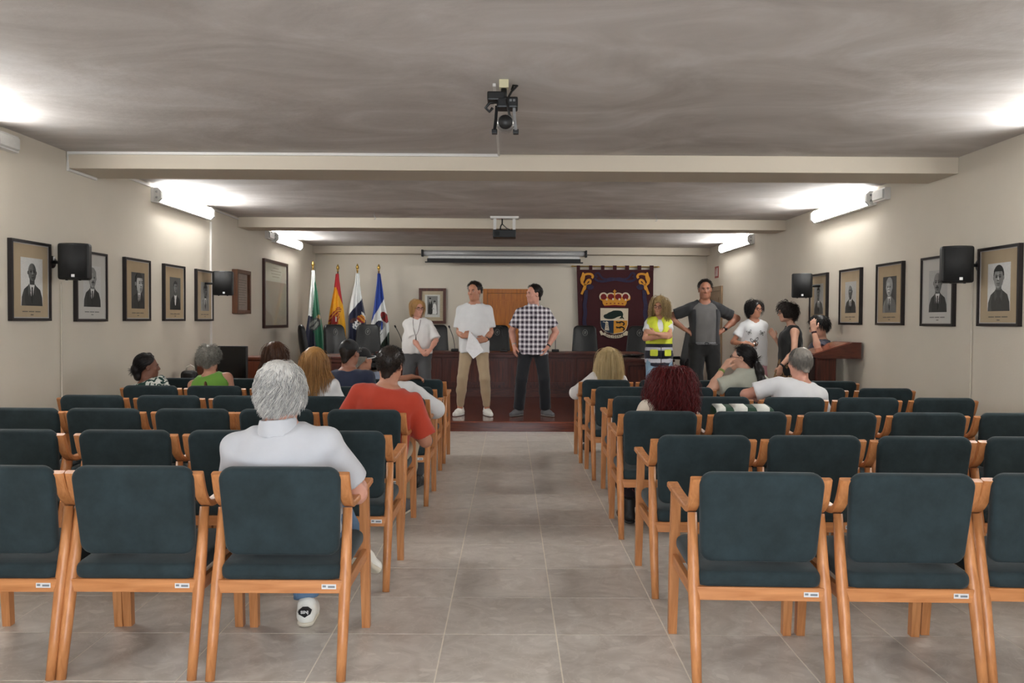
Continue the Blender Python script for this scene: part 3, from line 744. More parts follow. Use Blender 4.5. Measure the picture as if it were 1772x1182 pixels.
# cloth with gentle ripples, tabs and rod
bot = 1900
gx, gz = 40, 50; vs = []; fs = []
for side in (0, 1):
    for j in range(gz + 1):
        for i in range(gx + 1):
            u, v = i / gx, j / gz
            x = 62 + (40 + 0) * min(1, v * 1.4) + u * ((1110 - 62) - (40 + 40) * min(1, v * 1.4) * .5 - 20 * v); y = 132 + v * (bot - 132)
            X, Z = bq(x, y)
            vs.append(Vector((X - bx, .006 * math.sin(u * 19 + v * 2) * (.3 + v) + (.004 if side else 0), Z - ZS)))
N_ = (gx + 1) * (gz + 1)
for j in range(gz):
    for i in range(gx):
        a = j * (gx + 1) + i; fs.append((a, a + gx + 1, a + gx + 2, a + 1)); fs.append((N_ + a, N_ + a + 1, N_ + a + gx + 2, N_ + a + gx + 1))
obj_from('cloth', vs, fs, M_MAROON, ban, True)
for k, (a, b) in enumerate(((62, 108), (230, 275), (393, 440), (556, 606), (722, 776), (890, 942), (1058, 1110))):
    p = BL([(a, 75), (b, 75), (b, 140), (a, 140)])
    prism('hanging_tab', p, -.016, .016, M_MAROON, ban)
p0, p1 = BL([(20, 84), (1160, 94)])
tube('rod', [(p0[0], 0, p0[1]), (p1[0], 0, p1[1])], .011, M_BRASS, ban)
for q in (p0, p1):
    sx = -1 if q is p0 else 1
    lathe('finial', [(.012, 0), (.018, .01), (.012, .03), (.002, .06)], M_BRASS, ban, n=10, M=Matrix.Translation((q[0], 0, q[1])) @ Matrix.Rotation(math.radians(90 * sx), 4, 'Y'))
LY = [0]
def app(name, pts, m, smooth=0, lvl=1, parent=None, mirror=None):
    if smooth: pts = smoothp(pts, smooth)
    if mirror is not None: pts = [(2 * mirror - x, y) for x, y in pts]
    LY[0] += 1
    return prism(name, BL(pts), -.010 - .0022 * lvl - LY[0] * .00004, -.006 if lvl < 3 else -.012, m, parent or ban)
for mir in (None, 586):
    scr = app('gold_scroll', stroke(curve([(268, 248), (283, 225), (262, 196), (215, 190), (165, 205), (132, 250), (135, 295), (150, 330), (185, 345), (225, 330), (250, 300), (240, 272), (212, 278), (190, 310), (168, 370), (128, 468)]), [6, 13, 17, 17, 19, 22] + [6] * 0 if False else 15), M_GOLD, 0, 1, None, mir)
    app('scroll_leaf', [(143, 168), (172, 196), (170, 260), (128, 330), (110, 262), (125, 222)], M_GOLD, 4, 2, scr, mir)
    app('scroll_leaf', [(160, 345), (190, 350), (188, 395), (152, 430), (124, 470), (136, 408), (150, 370)], M_GOLD, 3, 2, scr, mir)
    app('scroll_curl', [(268, 240), (290, 240), (285, 215), (262, 180), (225, 180), (240, 200), (262, 215)], M_GOLD, 4, 2, scr, mir)
    app('navy_scroll', stroke(curve([(345, 235), (318, 215), (325, 185), (360, 180), (385, 215), (420, 250), (470, 262), (530, 250), (584, 256)]), 13), M_NAVYV, 0, 1, None, mir)
    app('navy_scroll', stroke(curve([(300, 245), (345, 282), (420, 292), (500, 280), (584, 266)]), 15), M_NAVYV, 0, 1, None, mir)
    app('navy_scroll', [(195, 350), (240, 330), (295, 360), (270, 400), (215, 400)], M_NAVYV, 4, 1, None, mir)
    app('navy_scroll', stroke(curve([(190, 410), (185, 520), (170, 620), (180, 720), (165, 830), (185, 940)]), 26), M_NAVYV, 0, 1, None, mir)
# crown
cr = app('crown', [(375, 510), (372, 480), (395, 450), (440, 445), (478, 462), (515, 447), (550, 450), (578, 445), (610, 450), (650, 447), (690, 462), (725, 450), (770, 462), (794, 500), (788, 545), (745, 560), (725, 620), (578, 612), (435, 620), (412, 560), (380, 540)], M_GOLD, 2, 1)
for cx, w_ in ((430, 42), (530, 44), (628, 44), (726, 42)): app('crown_velvet', ell(cx, 502, w_, 40), M_BRED, 0, 2, cr)
for mir in (None, 578):
    app('crown_arch', stroke(curve([(385, 530), (378, 495), (400, 460), (440, 452), (470, 475), (478, 500)]), 9), M_CREAM, 0, 3, cr, mir)
    app('crown_arch', stroke(curve([(478, 500), (482, 470), (510, 455), (545, 455), (566, 470)]), 7), M_CREAM, 0, 3, cr, mir)
for k in range(8):
    x = 428 + k * 43
    app('crown_pearl', ell(x, 556 - 14 * math.sin((k % 2) * 3.14 / 2) - 8 * math.cos((x - 578) / 100), 13, 15, 10), M_CREAM if k % 2 else M_GOLD, 0, 3, cr)
app('crown_band', [(430, 575), (578, 566), (730, 575), (722, 622), (578, 612), (436, 622)], M_GOLD, 0, 3, cr)
for k in range(5): app('crown_jewel', ell(470 + k * 54, 596 - 5 * math.cos((k - 2) * .8), 14, 7, 8), M_BRED, 0, 4, cr)
app('crown_cross', [(572, 404), (586, 404), (586, 420), (602, 420), (602, 432), (586, 432), (586, 448), (572, 448), (572, 432), (558, 432), (558, 420), (572, 420)], M_GOLD, 0, 3, cr)
app('crown_lining', [(436, 624), (578, 614), (722, 624), (720, 640), (578, 634), (440, 640)], M_BRED, 0, 2, cr)
# shield
sh = app('shield', [(385, 655), (765, 660), (760, 880), (735, 950), (690, 990), (568, 1012), (450, 980), (400, 930), (385, 860)], M_CREAM, 0, 1)
app('shield_field_blue', [(388, 825), (566, 825), (564, 1004), (500, 992), (440, 965), (402, 920), (390, 870)], M_BBLUE, 0, 2, sh)
app('shield_field_gold', [(566, 825), (752, 825), (750, 890), (728, 945), (685, 982), (564, 1004)], M_GOLD, 0, 2, sh)
app('tree', [(428, 765), (440, 745), (470, 735), (500, 715), (530, 705), (560, 690), (610, 688), (660, 692), (685, 712), (695, 745), (690, 775), (712, 805), (690, 800), (675, 790), (668, 808), (655, 792), (635, 808), (650, 785), (668, 770), (655, 765), (610, 780), (570, 800), (520, 806), (470, 802), (440, 790)], M_BGREEN, 2, 3, sh)
app('lighthouse', [(442, 958), (455, 870), (450, 850), (470, 832), (492, 850), (490, 870), (505, 960)], M_CREAM, 0, 3, sh)
app('lighthouse_arm', [(420, 838), (460, 846), (460, 856), (420, 848)], M_CREAM, 0, 3, sh)
for yy in (865, 890, 915): app('lighthouse_window', [(470, yy), (480, yy), (480, yy + 12), (470, yy + 12)], M_BLK, 0, 4, sh)
for dy in (0, 70): app('lizard', stroke(curve([(598, 842 + dy), (630, 852 + dy), (670, 842 + dy), (700, 855 + dy), (708, 876 + dy), (690, 890 + dy)]), [5, 7, 10, 12] + [5] * 50 if False else 9), M_BLK, 0, 3, sh)
for dy in (0, 70):
    for q in ([(618, 850 + dy), (606, 866 + dy)], [(640, 852 + dy), (652, 868 + dy)], [(668, 846 + dy), (655, 862 + dy)]): app('lizard_leg', stroke(q, 4), M_BLK, 0, 3, sh)
# ribbon with the motto
rb = app('ribbon', curve([(374, 975), (395, 962), (415, 985), (430, 1000)], 3) + curve([(440, 985), (500, 1015), (578, 1025), (660, 1015), (715, 985)], 5) + curve([(735, 965), (772, 985), (770, 1020), (735, 1030)], 3) + curve([(715, 1030), (660, 1058), (578, 1068), (490, 1055), (425, 1022), (395, 1030)], 5), M_CREAM, 0, 2)
word = 'OCCIDENTE'
for k, ch in enumerate(word):
    f = (k - 4) / 4; cx, cy = 578 + f * 112, 1046 - 24 * f * f
    q = BL([(cx, cy)])[0]
    text_mesh('motto_letter', ch, .072, M_BLK, rb, Matrix.Translation((q[0], -.0165, q[1])) @ Matrix.Rotation(math.radians(90), 4, 'X') @ Matrix.Rotation(math.radians(12 * f * 1.6), 4, 'Z') @ Matrix.Scale(.62, 4, (1, 0, 0)), bold=True)

# ================================================================= FLAGS
def fq(cx, cy, Y):
    return at(520 + cx / 6.953, 450 + cy / 6.953, Y)
def in_ell(x, y, c, r, a=0):
    dx, dy = x - c[0], y - c[1]; ca, sa = math.cos(math.radians(a)), math.sin(math.radians(a))
    u, v = (dx * ca + dy * sa) / r[0], (-dx * sa + dy * ca) / r[1]
    return u * u + v * v < 1
FM = {k: plain('flag_' + k, c, .7, noise=.05, scale=20, sheen=.2) for k, c in dict(white=(226, 228, 226), green=(24, 104, 72), navy=(22, 28, 58), red=(188, 24, 40), yellow=(232, 168, 12), blue=(24, 62, 150), dgreen=(18, 46, 28), grey=(150, 152, 146), dgrey=(70, 74, 74), crimson=(150, 30, 30), gold=(214, 150, 40), brown=(92, 56, 48), black=(20, 20, 22)).items()}
def flag(label, Y, top, L, R, colour, base, seed):
    """cloth hanging from a pole head: left/right edge polylines in crop pixels, colour(x, y)->name"""
    tp = fq(*top, Y); root = thing('flag', label, 'flag', (tp.x, Y, ZS), 0, 'flags in the corner of the stage')
    ys = np.linspace(top[1] + 40, 1500, 140); nu = 56
    le = np.interp(ys, [p[1] for p in L], [p[0] for p in L]); re = np.interp(ys, [p[1] for p in R], [p[0] for p in R])
    vs = []; fs = []; mi = []; names = list(FM); rnd = random.Random(seed); ph = [rnd.uniform(0, 6) for _ in range(4)]
    for j, y in enumerate(ys):
        tt = (y - ys[0]) / (ys[-1] - ys[0]); amp = .012 + .05 * min(1, tt * 1.6)
        for i in range(nu + 1):
            u = i / nu; p = fq(le[j] + (re[j] - le[j]) * u, y, Y)
            d = amp * (math.sin(u * 15 + ph[0] + tt * 1.5) * .6 + math.sin(u * 27 + ph[1] - tt * 2) * .3 + math.sin(u * 7 + ph[2]) * .5)
            vs.append(Vector((p.x - tp.x, d - .02 - .075 * min(1, tt * 3), p.z - ZS)))
    for j in range(len(ys) - 1):
        for i in range(nu):
            a = j * (nu + 1) + i; fs.append((a, a + nu + 1, a + nu + 2, a + 1))
            ym = (ys[j] + ys[j + 1]) / 2; u = (i + .5) / nu; xm = le[j] + (re[j] - le[j]) * u
            mi.append(names.index(colour(xm, ym)))
    o = obj_from('cloth', vs, fs, None, root, True, mats=[FM[k] for k in names], fmi=mi)
    sm = o.modifiers.new('thickness', 'SOLIDIFY'); sm.thickness = .003
    zt = tp.z - ZS
    tube('pole', [(0, 0, .03), (0, 0, zt)], .013, M_BRASS if seed % 2 else wood('pole_wood', (70, 40, 24), (100, 60, 36), .35), root)
    lathe('finial', [(.012, 0), (.022, .006), (.012, .02), (.026, .045), (.03, .07), (.02, .1), (.004, .135)], M_BRASS, root, n=14, M=Matrix.Translation((0, 0, zt - .02)))
    lathe('base', [(.15, 0), (.15, .015), (.05, .03), (.025, .06)], M_BRASS, root, n=20)
def c1(x, y):
    if in_ell(x, y, (185, 770), (62, 82), 30):
        if in_ell(x, y, (185, 775), (48, 64), 30): return 'grey' if (int((x + y) / 26) % 3) else 'dgrey'
        return 'dgrey'
    if in_ell(x, y, (235, 690), (28, 40), 40): return 'gold' if int(x / 9) % 2 else 'grey'
    bl = 110 + max(0, (y - 675)) * .0
    if y > 672 + (x - 110) * .1 and x < 158 + max(0, y - 860) * .28: return 'navy'
    if x < 185 - (y - 110) * .052 and y < 690: return 'white'
    return 'green'
def c2(x, y):
    if in_ell(x, y, (420, 705), (62, 100), 22):
        if in_ell(x, y, (415, 735), (44, 58), 20): return 'crimson' if (x - y * .1 + 40) > 300 and not (x > 432 and y < 740 and int(x / 14) % 2) else 'white'
        return 'crimson' if int((x + y) / 22) % 2 else 'gold'
    if in_ell(x, y, (470, 600), (34, 34), 0): return 'crimson' if int(y / 12) % 2 else 'gold'
    if y < 330: return 'red'
    if x > 440 + (y - 340) * .37: return 'red'
    if y > 800 + (x - 335) * 2.2 and x < 470: return 'red'
    return 'yellow'
def c3(x, y):
    if in_ell(x, y, (745, 710), (52, 44), 40): return 'crimson' if int((x - y) / 16) % 3 == 0 else 'gold'
    if in_ell(x, y, (690, 775), (44, 62), 38): return 'navy' if (int((x + y * .7) / 24) % 2 and int((y - x * .7) / 22) % 2) else 'white'
    if in_ell(x, y, (775, 675), (16, 60), -35): return 'white'
    if in_ell(x, y, (650, 725), (46, 22), -30) or in_ell(x, y, (745, 800), (34, 26), -30): return 'brown'
    edge = 680 - (x - 578) * 1.26
    return 'white' if y < edge else 'navy'
def c4(x, y):
    if in_ell(x, y, (1022, 690), (40, 72), -28): return 'crimson' if not int((x + y) / 30) % 4 == 0 else 'brown'
    if in_ell(x, y, (960, 790), (56, 62), 20): return 'navy' if x < 975 - (y - 790) * .3 and y < 830 else ('blue' if int(x / 20) % 2 else 'grey')
    if in_ell(x, y, (950, 880), (50, 30), -30): return 'dgrey' if int((x * 1.3 + y) / 18) % 3 == 0 else 'white'
    if y > 1010 - (x - 980) * 1.6 and x > 940 and y > 860: return 'dgreen'
    edge = 755 - (x - 855) * 1.85
    return 'blue' if y < edge else 'white'
flag('white, green and blue flag with a grey crest on pole', 14.95, (150, 85), [(140, 120), (138, 250), (110, 670), (65, 950), (55, 1500)], [(172, 120), (185, 250), (215, 380), (255, 640), (300, 870), (360, 1500)], c1, 0, 1)
flag('red and yellow flag with a red crest on pole', 15.66, (449, 125), [(428, 140), (424, 220), (412, 350), (370, 600), (335, 850), (330, 1000), (325, 1500)], [(460, 140), (468, 230), (490, 380), (530, 620), (550, 800), (575, 1500)], c2, 0, 2)
flag('white over navy flag with a small white crest on pole', 15.7, (685, 118), [(668, 135), (655, 280), (610, 470), (585, 620), (578, 760), (575, 1500)], [(708, 135), (722, 300), (750, 470), (790, 650), (805, 800), (830, 1500)], c3, 0, 3)
flag('blue and white flag with a red crowned crest and green corner', 15.7, (942, 122), [(928, 140), (920, 280), (885, 600), (855, 760), (850, 830), (900, 950), (935, 1060), (950, 1500)], [(958, 140), (985, 300), (1012, 480), (1050, 650), (1075, 800), (1080, 1000), (1082, 1500)], c4, 0, 4)

# ================================================================= STAGE FURNITURE
DZ = 0.88   # desk top height
def desk(label, loc, rz, length, depth, panels, z0=ZS):
    """panelled council desk: front faces local -y"""
    r = thing('council_desk', label, 'desk', (loc[0], loc[1], z0), rz, 'council desks on the stage')
    h = DZ - z0; L2 = length / 2
    box('desk_top', (-L2 - .03, -.04, h - .035), (L2 + .03, depth, h), M_MAHOG, r, bevel=.006)
    box('top_moulding', (-L2 - .01, -.02, h - .085), (L2 + .01, depth - .02, h - .035), M_MAHOG, r)
    box('carcass', (-L2, .02, .16), (L2, depth - .04, h - .085), M_MAHOGV, r)
    box('plinth', (-L2 + .05, .07, 0), (L2 - .05, depth - .09, .16), M_MAHOG, r)
    pw = length / panels
    for k in range(panels):
        x0 = -L2 + pw * k + .03; x1 = x0 + pw - .06
        fr = bmesh.new()
        for lo, hi in (((x0, -.005, .20), (x0 + .05, .02, h - .1)), ((x1 - .05, -.005, .20), (x1, .02, h - .1)), ((x0 + .05, -.005, .20), (x1 - .05, .02, .25)), ((x0 + .05, -.005, h - .15), (x1 - .05, .02, h - .1))): bbox(fr, lo, hi)
        f = bm_obj('panel_frame', fr, wood('panel_frame_wood', (60, 22, 14), (94, 40, 25), .4), r)
        box('panel', (x0 + .05, .006, .25), (x1 - .05, .02, h - .15), M_MAHOGV, r)
    return r
desk('long panelled mahogany desk in front of the far wall', (0.0, 13.95), 0, 4.4, .65, 4)
desk('short mahogany side desk behind the woman in yellow vest', (1.95, 11.62), 0, .62, 1.9, 1)
desk('mahogany side desk below the flags', (-2.45, 12.0), math.radians(0), .62, 1.0, 1)
# sideboard and low table with screen, off the stage by the left wall
r = thing('sideboard', 'brown wooden sideboard against the wall behind the black screen', 'sideboard', ((at(340, 620, 9.95).x + at(474, 615, 9.95).x) / 2, 9.95, 0))
w = (at(474, 615, 9.95).x - at(340, 620, 9.95).x) / 2; h = at(400, 618, 9.95).z
M_SB = wood('sideboard_wood', (84, 40, 24), (112, 58, 36), .35, scale=(18, 18, 1.0))
box('carcass', (-w, .02, .06), (w, .45, h - .03), M_SB, r); box('top', (-w - .015, -.005, h - .03), (w + .015, .46, h), M_SB, r, bevel=.005); box('plinth', (-w + .03, .05, 0), (w - .03, .42, .06), M_MAHOG, r)
for k in range(2):
    x0 = -w + k * w + .008; d = box('door', (x0, .0, .08), (x0 + w - .016, .02, h - .05), M_SB, r, bevel=.004)
    tube('knob', [(x0 + (w - .07 if k == 0 else .06), 0, h * .55), (x0 + (w - .07 if k == 0 else .06), -.025, h * .55)], [.008, .014], M_BRASS, d)
tz = .70; a, b = at(304, 664, 9.2).x, at(470, 664, 9.2).x
r = thing('side_table', 'low dark brown table under the black screen', 'table', ((a + b) / 2, 9.4, 0)); w = (b - a) / 2
box('table_top', (-w, -.22, tz - .03), (w, .22, tz), M_MAHOG, r, bevel=.005)
for sx in (-1, 1):
    for sy in (-1, 1): box('leg', (sx * (w - .05) - .025, sy * .17 - .025, 0), (sx * (w - .05) + .025, sy * .17 + .025, tz - .03), M_MAHOG, r)
a, b = at(377, 650, 9.42), at(428, 599, 9.42)
r = thing('flat_screen', 'blank black flat screen standing on the low table', 'screen', ((a.x + b.x) / 2, 9.42, tz)); w = (b.x - a.x) / 2; h = b.z - tz
box('casing', (-w, -.02, .02), (w, .03, h), M_BLACK, r, bevel=.006); box('display', (-w + .012, -.0225, .035), (w - .012, -.019, h - .012), plain('dark_display', (6, 6, 7), .18), r)
box('stand', (-w * .6, -.08, 0), (w * .6, .08, .02), M_BLACK, r, bevel=.004)
p = at(326, 650, 9.3)
r = thing('handbag', 'small black handbag with pale ring handle on the low table', 'handbag', (p.x, 9.33, tz))
cushion('bag_body', rrect(.18, .13, .05), .09, .03, M_BLACK, r, .01)
tube('handle', [(-.04, 0, .12), (-.03, 0, .17), (.01, 0, .19), (.05, 0, .17), (.06, 0, .12)], .008, plain('pale_ring', (196, 190, 176), .4), r)

# lectern
lx0, lx1, ly = at(1396, 612, 9.15).x, at(1478, 595, 9.15).x, 9.0
lz = at(1440, 592, 9.1).z
r = thing('lectern', 'mahogany lectern with slanted top standing by the wall', 'lectern', ((lx0 + lx1) / 2, ly + .22, 0))
w = (lx1 - lx0) / 2
prof = [(-w, lz - .155), (-w + .08, lz - .175), (w, lz - .175), (w, lz), (w - .09, lz + .0), (-w, lz - .135)]
vs, fs = prism_geo(prof, -.26, .26); o = obj_from('slanted_top', vs, fs, wood('lectern_wood', (74, 34, 24), (104, 52, 36), .3, scale=(2, 12, 12)), r)
t0 = Vector((-w + .03, 0, lz - .128)); t1 = Vector((w - .11, 0, lz - .008)); dd = (t1 - t0).normalized(); nn = Vector((-dd.z, 0, dd.x))
vs = [t0 + Vector((0, -.23, 0)), t1 + Vector((0, -.23, 0)), t1 + Vector((0, .23, 0)), t0 + Vector((0, .23, 0))]; vs = vs + [v + nn * .008 for v in vs]
obj_from('reading_board', vs, [(0, 3, 2, 1), (4, 5, 6, 7), (0, 1, 5, 4), (1, 2, 6, 5), (2, 3, 7, 6), (3, 0, 4, 7)], wood('reading_wood', (96, 46, 30), (132, 70, 46), .22, scale=(2, 12, 12)), r)
cw0, cw1 = at(1405, 640, 9.0).x - (lx0 + lx1) / 2, at(1450, 640, 9.0).x - (lx0 + lx1) / 2
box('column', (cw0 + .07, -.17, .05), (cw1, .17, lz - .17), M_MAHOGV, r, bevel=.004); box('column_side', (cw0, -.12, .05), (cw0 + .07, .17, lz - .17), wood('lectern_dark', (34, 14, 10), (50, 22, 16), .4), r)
box('foot', (cw0 - .06, -.22, 0), (cw1 + .06, .22, .05), M_MAHOG, r, bevel=.006)

# black leather chairs round the desk
def leather_chair():
    r = empty('leather_chair')
    M = Matrix.Translation((0, -.20, .50)) @ Matrix.Rotation(math.radians(8), 4, 'X')
    bk = cushion('backrest', rrect(.50, .70, .09, wtop=.42), .085, .04, M_LEATHER, r, .015, M, bend=.05)
    ring = [(math.cos(a) * .042, .072 * 1 + .0, .56 + math.sin(a) * .055) for a in np.linspace(0, 2 * math.pi, 20)]
    vs, fs = tube_geo(ring, .004, 5); obj_from('stitched_emblem', [M @ v for v in vs], fs, plain('emblem_grey', (120, 120, 116), .5), bk)
    layered('emblem_mark', [([(-.018, .585), (.018, .585), (.018, .56), (.010, .54), (0, .53), (-.010, .54), (-.018, .56)], plain('emblem_grey', (120, 120, 116), .5)), ([(-.013, .580), (.0, .580), (.0, .562), (-.013, .562)], M_LEATHER), ([(.0, .562), (.013, .562), (.008, .545), (0, .537)], M_LEATHER)], None, bk, y0=0, M=M @ Matrix.Translation((0, .072, 0)) @ Matrix.Rotation(math.pi, 4, 'Z'))
    cushion('seat', [(x, z) for x, z in rrect(.52, .50, .08)], .10, .045, M_LEATHER, r, .015, Matrix.Translation((0, -.22, .45)) @ Matrix.Rotation(math.radians(90), 4, 'X') @ Matrix.Scale(-1, 4, (0, 0, 1)) @ Matrix.Rotation(math.pi, 4, 'X') if False else Matrix.Translation((0, -.20, .45)) @ Matrix(((1, 0, 0, 0), (0, 0, 1, 0), (0, 1, 0, 0), (0, 0, 0, 1))))
    for s in (-1, 1):
        tube('armrest', [(s * .25, -.22, .50), (s * .29, -.20, .66), (s * .29, .10, .67), (s * .28, .14, .62), (s * .25, .10, .44)], .017, M_DARKMETAL, r)
        box('arm_pad', (s * .29 - .028, -.17, .675), (s * .29 + .028, .10, .70), M_LEATHER, r, bevel=.01)
    tube('column', [(0, 0, .10), (0, 0, .42)], .03, M_DARKMETAL, r)
    for k in range(5):
        a = math.radians(90 + 72 * k); f = tube('base_leg', [(0, 0, .11), (math.cos(a) * .28, math.sin(a) * .28, .07)], [.024, .016], M_DARKMETAL, r)
        bm = bmesh.new(); bmesh.ops.create_uvsphere(bm, u_segments=8, v_segments=6, radius=.03, matrix=Matrix.Translation((math.cos(a) * .28, math.sin(a) * .28, .03))); bm_obj('castor', bm, M_BLACK, f, True)
    return r
lc = leather_chair(); firstc = True
for px, Y, yaw, lb in ((552, 13.4, -75, 'black leather chair seen edge on in front of the green flag'), (594, 14.3, -130, 'black leather chair turned sideways in front of the red and yellow flag'), (633, 14.95, 180, 'black leather chair with round emblem in front of the navy flag'),
                       (752, 15.05, 180, 'black leather chair beside the woman with crossed hands'), (860, 15.05, 180, 'black leather chair in front of the oak door'), (1014, 15.05, 180, 'black leather chair with round emblem at the banner corner'),
                       (1104, 15.0, 165, 'black leather chair turned beside the banner shield'), (1180, 13.6, 115, 'black leather chair behind the man with hands on hips')):
    o = lc if firstc else copy_tree(lc); firstc = False
    p = at(px, 600, Y); o.location = (p.x, Y, ZS); o.rotation_euler = (0, 0, math.radians(yaw))
    tag(o, lb, 'chair', 'black leather chairs behind the desks')
# gooseneck microphones
def mic(px, Y, bend, label):
    p = at(px, 607, Y); r = thing('gooseneck_microphone', label, 'microphone', (p.x, Y, DZ), 0, 'desk microphones')
    box('base', (-.06, -.06, 0), (.06, .06, .045), M_BLACK, r, bevel=.01)
    pts = [(0, 0, .04), (bend * .1, 0, .14), (bend * .4, 0, .26), (bend, 0, .40)]
    tube('gooseneck', curve3(pts), .0055, M_BLACK, r, sides=6)
    q = Vector(pts[-1]); tube('capsule', [tuple(q), tuple(q + Vector((bend * .15, -.01, .035)))], .014, M_BLACK, r)
def curve3(pts, n=5):
    out = []; m = len(pts)
    for i in range(m - 1):
        p0, p1, p2, p3 = (Vector(pts[max(0, min(m - 1, i + k - 1))]) for k in range(4))
        for j in range(n):
            t = j / n; out.append(tuple(.5 * ((2 * p1) + (p2 - p0) * t + (2 * p0 - 5 * p1 + 4 * p2 - p3) * t * t + (3 * p1 - p0 - 3 * p2 + p3) * t ** 3)))
    out.append(tuple(pts[-1])); return out
mic(787, 14.2, -.09, 'gooseneck desk microphone between the two white shirted speakers')
mic(961, 14.2, 0, 'upright gooseneck desk microphone beside the man in plaid shirt')
mic(872, 14.15, -.05, 'gooseneck desk microphone in front of the oak door')
mic(697, 14.2, -.12, 'gooseneck desk microphone beside the blue and white flag')
o = box('paper_stack', (-.14, -.1, 0), (.14, .1, .012), plain('paper_white', (214, 212, 206), .7), None); p = at(1130, 622, 11.75); o.location = (p.x, 11.75, DZ); o.rotation_euler = (0, 0, .2)
tag(o, 'small stack of white papers on the short side desk', 'papers')
r = thing('cable_heap', 'tangle of dark cables lying on the short side desk', 'cables', (1.75, 11.95, DZ))
rn = random.Random(3)
for k in range(5):
    pts = [(rn.uniform(-.15, .2), rn.uniform(-.1, .1), .012 + .04 * rn.random()) for _ in range(6)]
    tube('cable', curve3(pts), .008, M_BLACK, r, sides=6)
# ================================================================= AUDIENCE CHAIRS
M_TAGW = plain('label_white', (214, 214, 216), .5)
M_TAGG = plain('label_grey', (120, 126, 132), .5)
def audience_chair():
    r = empty('audience_chair')
    for s in (-1, 1):
        # rear leg: raked, rounded section, thinner above the seat
        tube('leg', [(s * .253, -.300, 0), (s * .253, -.262, .16), (s * .253, -.215, .36), (s * .252, -.185, .47), (s * .251, -.150, .645)], [.0185, .021, .024, .022, .019], M_BEECH, r, sides=10)
        tube('leg', [(s * .254, .285, 0), (s * .253, .262, .3), (s * .252, .235, .64)], [.018, .021, .020], M_BEECH, r, sides=4, square=True, ru=None)
        # bent armrest: flat strip forward, sweeping up and inward beside the backrest
        path = curve3([(s * .256, .300, .668), (s * .255, .20, .660), (s * .253, .02, .652), (s * .252, -.10, .650), (s * .251, -.155, .672), (s * .249, -.190, .715), (s * .246, -.222, .795)], 4)
        vs = []; fs = []; n = len(path)
        for i, p in enumerate(path):
            p = Vector(p); a = Vector(path[max(0, i - 1)]); b = Vector(path[min(n - 1, i + 1)]); t = (b - a).normalized(); x = Vector((1, 0, 0)); nn = x.cross(t).normalized()
            f = i / (n - 1); wd = .0255 - .005 * (1 - abs(f - .5) * 2) ; th = .0135
            for cx, cz in ((-1, -.6), (-.8, -1), (.8, -1), (1, -.6), (1, .6), (.8, 1), (-.8, 1), (-1, .6)):
                vs.append(p + x * (cx * wd) + nn * (cz * th))
        for i in range(n - 1):
            for k in range(8): fs.append((i * 8 + k, i * 8 + (k + 1) % 8, (i + 1) * 8 + (k + 1) % 8, (i + 1) * 8 + k))
        fs.append(tuple(range(7, -1, -1))); fs.append(tuple((n - 1) * 8 + k for k in range(8)))
        o = obj_from('armrest', vs, fs, M_BEECH, r); bm = bmesh.new(); bm.from_mesh(o.data); bmesh.ops.recalc_face_normals(bm, faces=bm.faces); bm.to_mesh(o.data); bm.free()
        box('side_rail', (s * .253 - .011, -.20, .320), (s * .253 + .011, .235, .370), wood('beech_y', (172, 108, 60), (206, 142, 90), .38, scale=(14, 1.2, 14)), r, bevel=.003)
    MX = wood('beech_x', (172, 108, 60), (206, 142, 90), .38, scale=(1.2, 14, 14))
    rr = box('rear_rail', (-.245, -.236, .322), (.245, -.212, .374), MX, r, bevel=.003)
    box('front_rail', (-.245, .235, .330), (.245, .258, .375), MX, r, bevel=.003)
    lb = box('label', (.165, -.2375, .340), (.222, -.2362, .359), M_TAGW, rr)
    bm = bmesh.new(); bbox(bm, (.190, -.2381, .345), (.217, -.2375, .353)); bbox(bm, (.169, -.2381, .347), (.182, -.2375, .355)); bm_obj('label_print', bm, M_TAGG, lb)
    M = Matrix.Translation((0, -.168, .462)) @ Matrix.Rotation(math.radians(9), 4, 'X')
    cushion('backrest', rrect(.455, .365, .05, wtop=.478), .052, .024, M_TEAL, r, .006, M, bend=-.012)
    S = Matrix.Translation((0, -.235, .400)) @ Matrix.Rotation(math.radians(3), 4, 'X') @ Matrix(((1, 0, 0, 0), (0, 0, 1, 0), (0, 1, 0, 0), (0, 0, 0, 1)))
    cushion('seat', rrect(.485, .50, .045, wtop=.50), .066, .028, M_TEAL, r, .012, S)
    return r
LROWS = [(3.30, (-8, 232, 486)), (4.38, (22, 220, 406, 589)), (5.43, (42, 183, 334, 478, 632)), (6.37, (161, 293, 423, 553, 683)), (7.31, (263, 373, 486, 596, 703)), (8.25, (325, 425, 525, 625, 725))]
RROWS = [(3.23, (1322, 1578, 1828)), (4.29, (1218, 1408, 1598, 1786)), (5.43, (1143, 1297, 1451, 1605, 1757)), (6.50, (1113, 1243, 1372, 1500, 1632)), (7.44, (1075, 1187, 1300, 1415, 1530)), (8.33, (1048, 1147, 1246, 1343, 1439))]
ROWN = ['last row from the stage', 'fifth row from the stage', 'fourth row from the stage', 'third row from the stage', 'second row from the stage', 'front row nearest the stage']
SEATN = ['on the aisle', 'second from the aisle', 'third from the aisle', 'fourth from the aisle', 'fifth from the aisle']
CH = {}
ac = audience_chair(); firstc = True
jit = random.Random(11)
